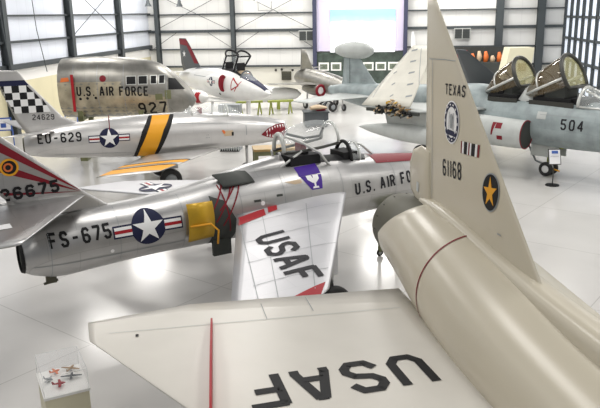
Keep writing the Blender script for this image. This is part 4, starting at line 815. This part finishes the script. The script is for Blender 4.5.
# exhibits on the right of the back wall
g = MB(); g.hexa([(13.4,47.2,0),(15.2,47.0,0),(15.2,48.4,0),(13.4,48.6,0),(14.05,47.2,3.6),(15.6,47.0,3.6),(15.6,48.4,3.6),(14.05,48.6,3.6)], 'casecream'); g.box((14.6,46.9,2.1),(15.1,47.1,2.6), 'brown'); tag(g.build('display_booth'), 'cream display booth with a slanted edge behind the amber canopies', 'booth')
t_ = thing('exhibit_stage', 'dark exhibit stage with red and orange items behind the tall fin', 'stage', (13.9,54,0), -.13)
g = MB(); g.box((-1.9,0,0),(1.9,1.2,2.2), 'cavity'); g.box((-1.9,1.2,0),(1.9,1.3,3.3), 'cavity'); g.build('stage_body', t_)
for i in range(7):
    g = MB(); x = -1.6+i*.5; h = random.uniform(.5,1.1); g.tube([(x,.5,2.2),(x+.05,.5,2.2+h*.45),(x,.5,2.2+h*.9)], [.16,.2,.1], ['red','red','orange','tan','orange','tan','orange'][i], 8); g.build('costume', t_)
# lamps
def lamp(x, y, z, lab, power=900):
    t_ = thing('high_bay_lamp', lab, 'lamp', (x, y, z), 0, 'hall lamps')
    g = MB(); g.tube([(0,0,.55),(0,0,.4),(0,0,.25),(0,0,.0)], [.05,.12,.14,.27], 'structure', 20, cap=False); g.build('lamp_shade', t_)
    g = MB(); g.tube([(0,0,.03),(0,0,.01)], .22, mat('lamp_lens', (1,1,1), .4, emit=(1,.97,.9), es=12), 20); g.build('lens', t_)
    g = MB(); g.tube([(0,0,.55),(0,0,2.6)], .015, 'structure', 6); g.build('hanging_cord', t_)
for (x, y, z, lab) in ((-11.4,56,6.75,'small lit lamp near the top edge, left of the back wall corner'), (-9.0,56,6.7,'small lit lamp near the top edge above the white trainer jet'), (14.5,57,7.15,'small lit lamp at the top edge right of the tall fin')): lamp(x, y, z, lab)
t_ = thing('hanging_heater', 'white unit heater hanging at the top edge left of the projection screen', 'heater', (-2.0,55,6.95))
g = MB(); g.box((-1.1,-.4,0),(.9,.4,.9), 'whitedecal'); g.build('heater_body', t_); g = MB(); g.tube([(-.9,0,.0),(-.9,0,-.65)], .03, 'steel'); g.tube([(.1,0,0),(.1,0,-.65)], .03, 'steel'); g.tube([(-.9,0,-.65),(.1,0,-.65)], .03, 'steel'); g.build('bracket', t_)
g = MB(); g.tube([(-.9,0,.9),(-.9,0,2)], .02, 'steel'); g.tube([(.7,0,.9),(.7,0,2)], .02, 'steel'); g.build('hanger_rod', t_)
# cables at the left
for i, (x, y, lab) in enumerate(((-15.0,36.5,'thick hanging cable at the far left in front of the pale wall'), (-13.3,36.5,'thin hanging cable in front of the pale wall, right of the thick one'))):
    g = MB(); g.tube([(x,y,9),(x+.15,y,5.5),(x+.45,y,1.8 if i == 0 else 3.4)], .035 if i == 0 else .022, 'structure', 6); tag(g.build('hanging_cable'), lab, 'cable')

# ================================================================== small things on the floor
# display case with models
cs = thing('display_case', 'cream plinth under a clear acrylic box in the lower left corner', 'display case', (-3.50,9.16,0), R(27))
W, D = .30, .40
g = MB(); g.box((-W,-D,0),(W,D,.96), 'casecream'); g.build('plinth', cs); g = MB(); g.box((-W-.015,-D-.015,.96),(W+.015,D+.015,1.0), 'casewhite'); g.build('top_board', cs)
g = MB()
for a, b in (((-W,-D,1.0),(W,-D+.006,1.30)), ((-W,D-.006,1.0),(W,D,1.30)), ((-W,-D,1.0),(-W+.006,D,1.30)), ((W-.006,-D,1.0),(W,D,1.30)), ((-W,-D,1.294),(W,D,1.30))): g.box(a, b, 'acrylic')
cv = g.build('acrylic_cover', cs); g = MB()
c4 = [(-W,-D),(W,-D),(W,D),(-W,D)]
for i in range(4):
    a, b = c4[i], c4[(i+1) % 4]; g.tube([(a[0],a[1],1.0),(a[0],a[1],1.3)], .003, 'acrylic_edge', 6); g.tube([(a[0],a[1],1.3),(b[0],b[1],1.3)], .003, 'acrylic_edge', 6)
g.build('cover_edge', cv)
def model(px, py, rz, m, lab, s=1.):
    c, q = math.cos(R(27)), math.sin(R(27)); X, Y = -3.5+px*c-py*q, 9.16+px*q+py*c
    t_ = thing('model_aeroplane', lab, 'model', (X, Y, 1.0), rz, 'model aeroplanes in the display case')
    g = MB(); g.loft([(-.10*s,.045,.006,.006),(-.03*s,.045,.014,.014),(.04*s,.045,.017,.017),(.08*s,.045,.006,.006)], m, 12); g.build('fuselage', t_)
    for y in (-1, 1):
        g = MB(); g.panel([((.03*s,y*.01,.042),(-.02*s,y*.01,.042),.006),((.01*s,y*.12*s,.046),(-.02*s,y*.12*s,.046),.003)], m, (0,0,1), n=5, sub=2); g.build('wing', t_)
    g = MB(); g.panel([((-.06*s,0,.05),(-.10*s,0,.05),.003),((-.09*s,0,.085),(-.11*s,0,.085),.002)], m, (0,1,0), n=5, sub=2); g.build('fin', t_)
    g = MB(); g.tube([(0,0,0),(0,0,.045)], .004, 'steel', 6); g.tube([(0,0,0),(0,0,.006)], .02, 'steel', 12); g.build('stand', t_)
model(-.06,-.15,R(20),'red','red model aeroplane, nearest in the display case',1.0)
model(.13,.0,R(100),'slate','dark grey model aeroplane, largest in the display case',1.25)
model(-.18,.05,R(-10),'stenc','small grey model aeroplane at the left of the display case',.8)
model(-.06,.25,R(40),'orange','orange model aeroplane in the middle of the display case',.85)
model(.16,.24,R(80),'brown','brown model aeroplane at the back of the display case',1.2)
# sign on stand
sg = thing('sign_stand', 'sign on a round black base beside the nose wheel of the 504 jet', 'sign', (9.0,24.2,0), 0)
g = MB(); g.tube([(0,0,0),(0,0,.03)], .24, 'black', 24); g.build('base', sg); g = MB(); g.tube([(0,0,.03),(0,0,.85)], .018, 'frame'); g.build('pole', sg)
rt = Matrix.Rotation(R(-18), 3, 'X')
g = MB(); g.box((-.22,-.02,.76),(.22,.01,1.32), 'frame', rt); g.build('sign_frame', sg); g = MB(); g.box((-.19,-.032,.79),(.19,-.022,1.29), 'paper', rt); g.box((-.12,-.038,1.16),(.10,-.033,1.26), 'blue', rt)
for j in range(5): g.box((-.15,-.036,1.06-j*.05),(.15-.03*(j % 2),-.033,1.07-j*.05), 'stenc', rt)
g.build('sign_sheet', sg)
# wooden work table under the shark nose
wt = thing('wooden_stand', 'wooden topped olive stand below the shark mouth nose', 'stand', (-1.0,28.4,0), R(8))
g = MB(); g.box((-.9,-.5,.70),(.9,.5,.79), 'wood'); g.build('top', wt)
for x in (-.8, .8):
    for y in (-.42, .42): g = MB(); g.box((x-.08,y-.07,0),(x+.08,y+.07,.70), 'olive_paint'); g.build('leg', wt)
g = MB(); g.box((-.72,-.47,.52),(.72,-.41,.68), 'olive_paint'); g.box((-.72,.41,.52),(.72,.47,.68), 'olive_paint'); g.build('rail', wt)
# boarding steps with ribbed front
stp = thing('boarding_steps', 'grey ribbed boarding stand between the shark jet and the white trainer', 'steps', (-3.15,32.0,0), R(-6))
g = MB()
g.hexa([(-.45,-.3,0),(.45,-.3,0),(.45,.5,0),(-.45,.5,0),(-.5,-.1,2.1),(.5,-.1,2.1),(.5,.5,2.1),(-.5,.5,2.1)], 'stenc'); g.build('body', stp)
for i in range(9):
    g = MB(); x = -.42+i*.105; g.box((x-.02,-.34,.05),(x+.02,-.30,2.0), 'greylight', Matrix.Rotation(R(-5.4), 3, 'X')); g.build('rib', stp)
g = MB(); g.box((-.45,-.36,0),(.45,-.3,.1), 'black'); g.build('toe_board', stp)
# dark crate by the walkway
cr = thing('dark_crate', 'dark grey ground power cart on the floor right of the raised canopy hood', 'cart', (.95,38.6,0), R(5))
g = MB(); g.box((-.65,-.5,.12),(.65,.5,.78), 'slate'); g.build('body', cr); g = MB(); g.box((-.7,-.55,.78),(.7,.55,.86), 'structure'); g.build('lid', cr)
for x in (-.5, .5):
    for y in (-.45, .45): wheel(cr, x, y, .12, .08, 'steel')
pk = MB(); pk.loft([(-.5,1.0,.1,.2),(-.1,1.03,.15,.28),(.4,.98,.08,.2)], 'tan', 16); pk.box((-.2,-.2,.86),(.3,.2,1.0), 'darkred'); o = pk.build('bundle'); o.location = (1.15,38.6,.02); o.rotation_euler = (0,0,.3); tag(o, 'small red and tan bundle lying on the dark grey cart', 'bundle')
# yellow green work stands
for i, (x, y, lab) in enumerate(((-3.0,43.5,'yellow green trestle left of the other, below the trainer nose'), (-1.1,43.7,'yellow green trestle nearer the small silver jet'))):
    t_ = thing('trestle', lab, 'trestle', (x, y, 0), R(10), 'yellow green trestles')
    g = MB(); g.box((-.8,-.15,.75),(.8,.15,.87), 'green_primer'); g.build('top', t_)
    for a in (-.6, .6):
        g = MB(); g.tube([(a-.15,-.25,0),(a,0,.78)], .05, 'green_primer'); g.build('leg', t_); g = MB(); g.tube([(a+.15,.25,0),(a,0,.78)], .05, 'green_primer'); g.build('leg', t_)
# long white cabinet / wing section behind trestles
t_ = thing('white_fuel_tank', 'long white cylinder tank lying on cradles left of the small silver jet', 'tank', (-2.6,46.2,0), R(4))
g = MB(); g.loft([(-2.6,.95,.1,.1),(-1.9,.95,.42,.42),(0,.95,.5,.5),(1.6,.95,.46,.46),(2.5,.95,.3,.3),(2.8,.95,.05,.05)], 'white', 28); g.build('tank_shell', t_)
for x in (-1.4, 1.3): g = MB(); g.box((x-.1,-.4,0),(x+.1,.4,.55), 'green_primer'); g.build('cradle', t_)
t_ = thing('tow_dolly', 'black wheeled tow dolly with yellow frame beside the white tank', 'dolly', (1.75,44.0,0), R(30))
g = MB(); g.tube([(-.6,0,.5),(0,0,.8),(.6,0,.5)], .06, 'black'); g.tube([(-.6,-.3,.4),(.6,.3,.9)], .05, 'structure'); g.tube([(-.2,0,.3),(.5,0,1.2)], .04, 'black'); g.build('frame', t_)
wheel(t_, -.5, 0, .3, .14, 'stenc'); wheel(t_, .5, 0, .3, .14, 'stenc')
# blue information boards
for i, (x, y, z, lab) in enumerate(((-11.7,36.0,0,'blue framed information board below the checkered fin'), (-13.3,31.6,0,'blue information board at the left edge behind the shark jet tail'))):
    t_ = thing('information_board', lab, 'sign', (x, y, z), R(10))
    g = MB(); g.tube([(-.3,0,0),(-.3,0,1.2)], .025, 'blue'); g.tube([(.3,0,0),(.3,0,1.2)], .025, 'blue'); g.build('leg', t_)
    g = MB(); g.box((-.30,-.02,1.15),(.30,.02,1.75), 'blue'); g.build('frame', t_); g = MB(); g.box((-.24,-.03,1.21),(.24,-.021,1.69), 'paper'); g.box((-.18,-.035,1.3),(.05,-.031,1.5), 'blue'); g.build('sheet', t_)
# olive maintenance frame behind the interceptor's exhaust
t_ = thing('work_stand', 'olive wheeled work stand on the floor behind the exhaust of the cream interceptor', 'stand', (2.62,16.9,0), R(25))
g = MB(); g.box((-.5,-.45,1.08),(.5,.45,1.14), 'olive_paint'); g.build('top', t_)
for x in (-.46, .46):
    for y in (-.4, .4):
        g = MB(); g.box((x-.035,y-.035,.12),(x+.035,y+.035,1.08), 'olive_paint'); g.build('leg', t_); wheel(t_, x, y, .09, .05, 'steel', 'castor')

# ================================================================== light
def area(loc, size, power, col=(1,.97,.925), rot=(0,0,0), sy=None):
    l = bpy.data.lights.new('hall_light', 'AREA'); l.energy = power; l.color = col; l.size = size
    if sy: l.shape = 'RECTANGLE'; l.size_y = sy
    o = bpy.data.objects.new('hall_light', l); COL.objects.link(o); o.location = loc; o.rotation_euler = rot; return o
for x in (-12, -4, 4, 12):
    for y, p in ((4, 420), (14, 520), (24, 700), (35, 900), (46, 1150), (54, 1100)): area((x+1.5, y, 10.5), 2.4, p)
w = bpy.data.worlds.new('hall_fill'); S.world = w; w.use_nodes = True
bg = w.node_tree.nodes['Background']; bg.inputs[0].default_value = (.93, .96, 1., 1); bg.inputs[1].default_value = .42  # even fill light added all round; the hall has no ceiling built

# ================================================================== camera
cam = bpy.data.cameras.new('camera'); co = bpy.data.objects.new('camera', cam); COL.objects.link(co)
cam.sensor_width = 36; cam.lens = 36*700/600; cam.clip_end = 500
P, RO = R(15.3), .018
Rv = Vector((1,0,0)); U = Vector((0, math.sin(P), math.cos(P))); FW = Vector((0, math.cos(P), -math.sin(P)))
X = Rv*math.cos(RO)-U*math.sin(RO); Y = Rv*math.sin(RO)+U*math.cos(RO)
co.matrix_world = Matrix(((X.x,Y.x,-FW.x,0),(X.y,Y.y,-FW.y,0),(X.z,Y.z,-FW.z,6.1),(0,0,0,1)))
S.camera = co
vs = S.view_settings; vs.view_transform = 'Standard'; vs.look = 'None'; vs.gamma = 1; vs.use_curve_mapping = False; vs.exposure = -0.92
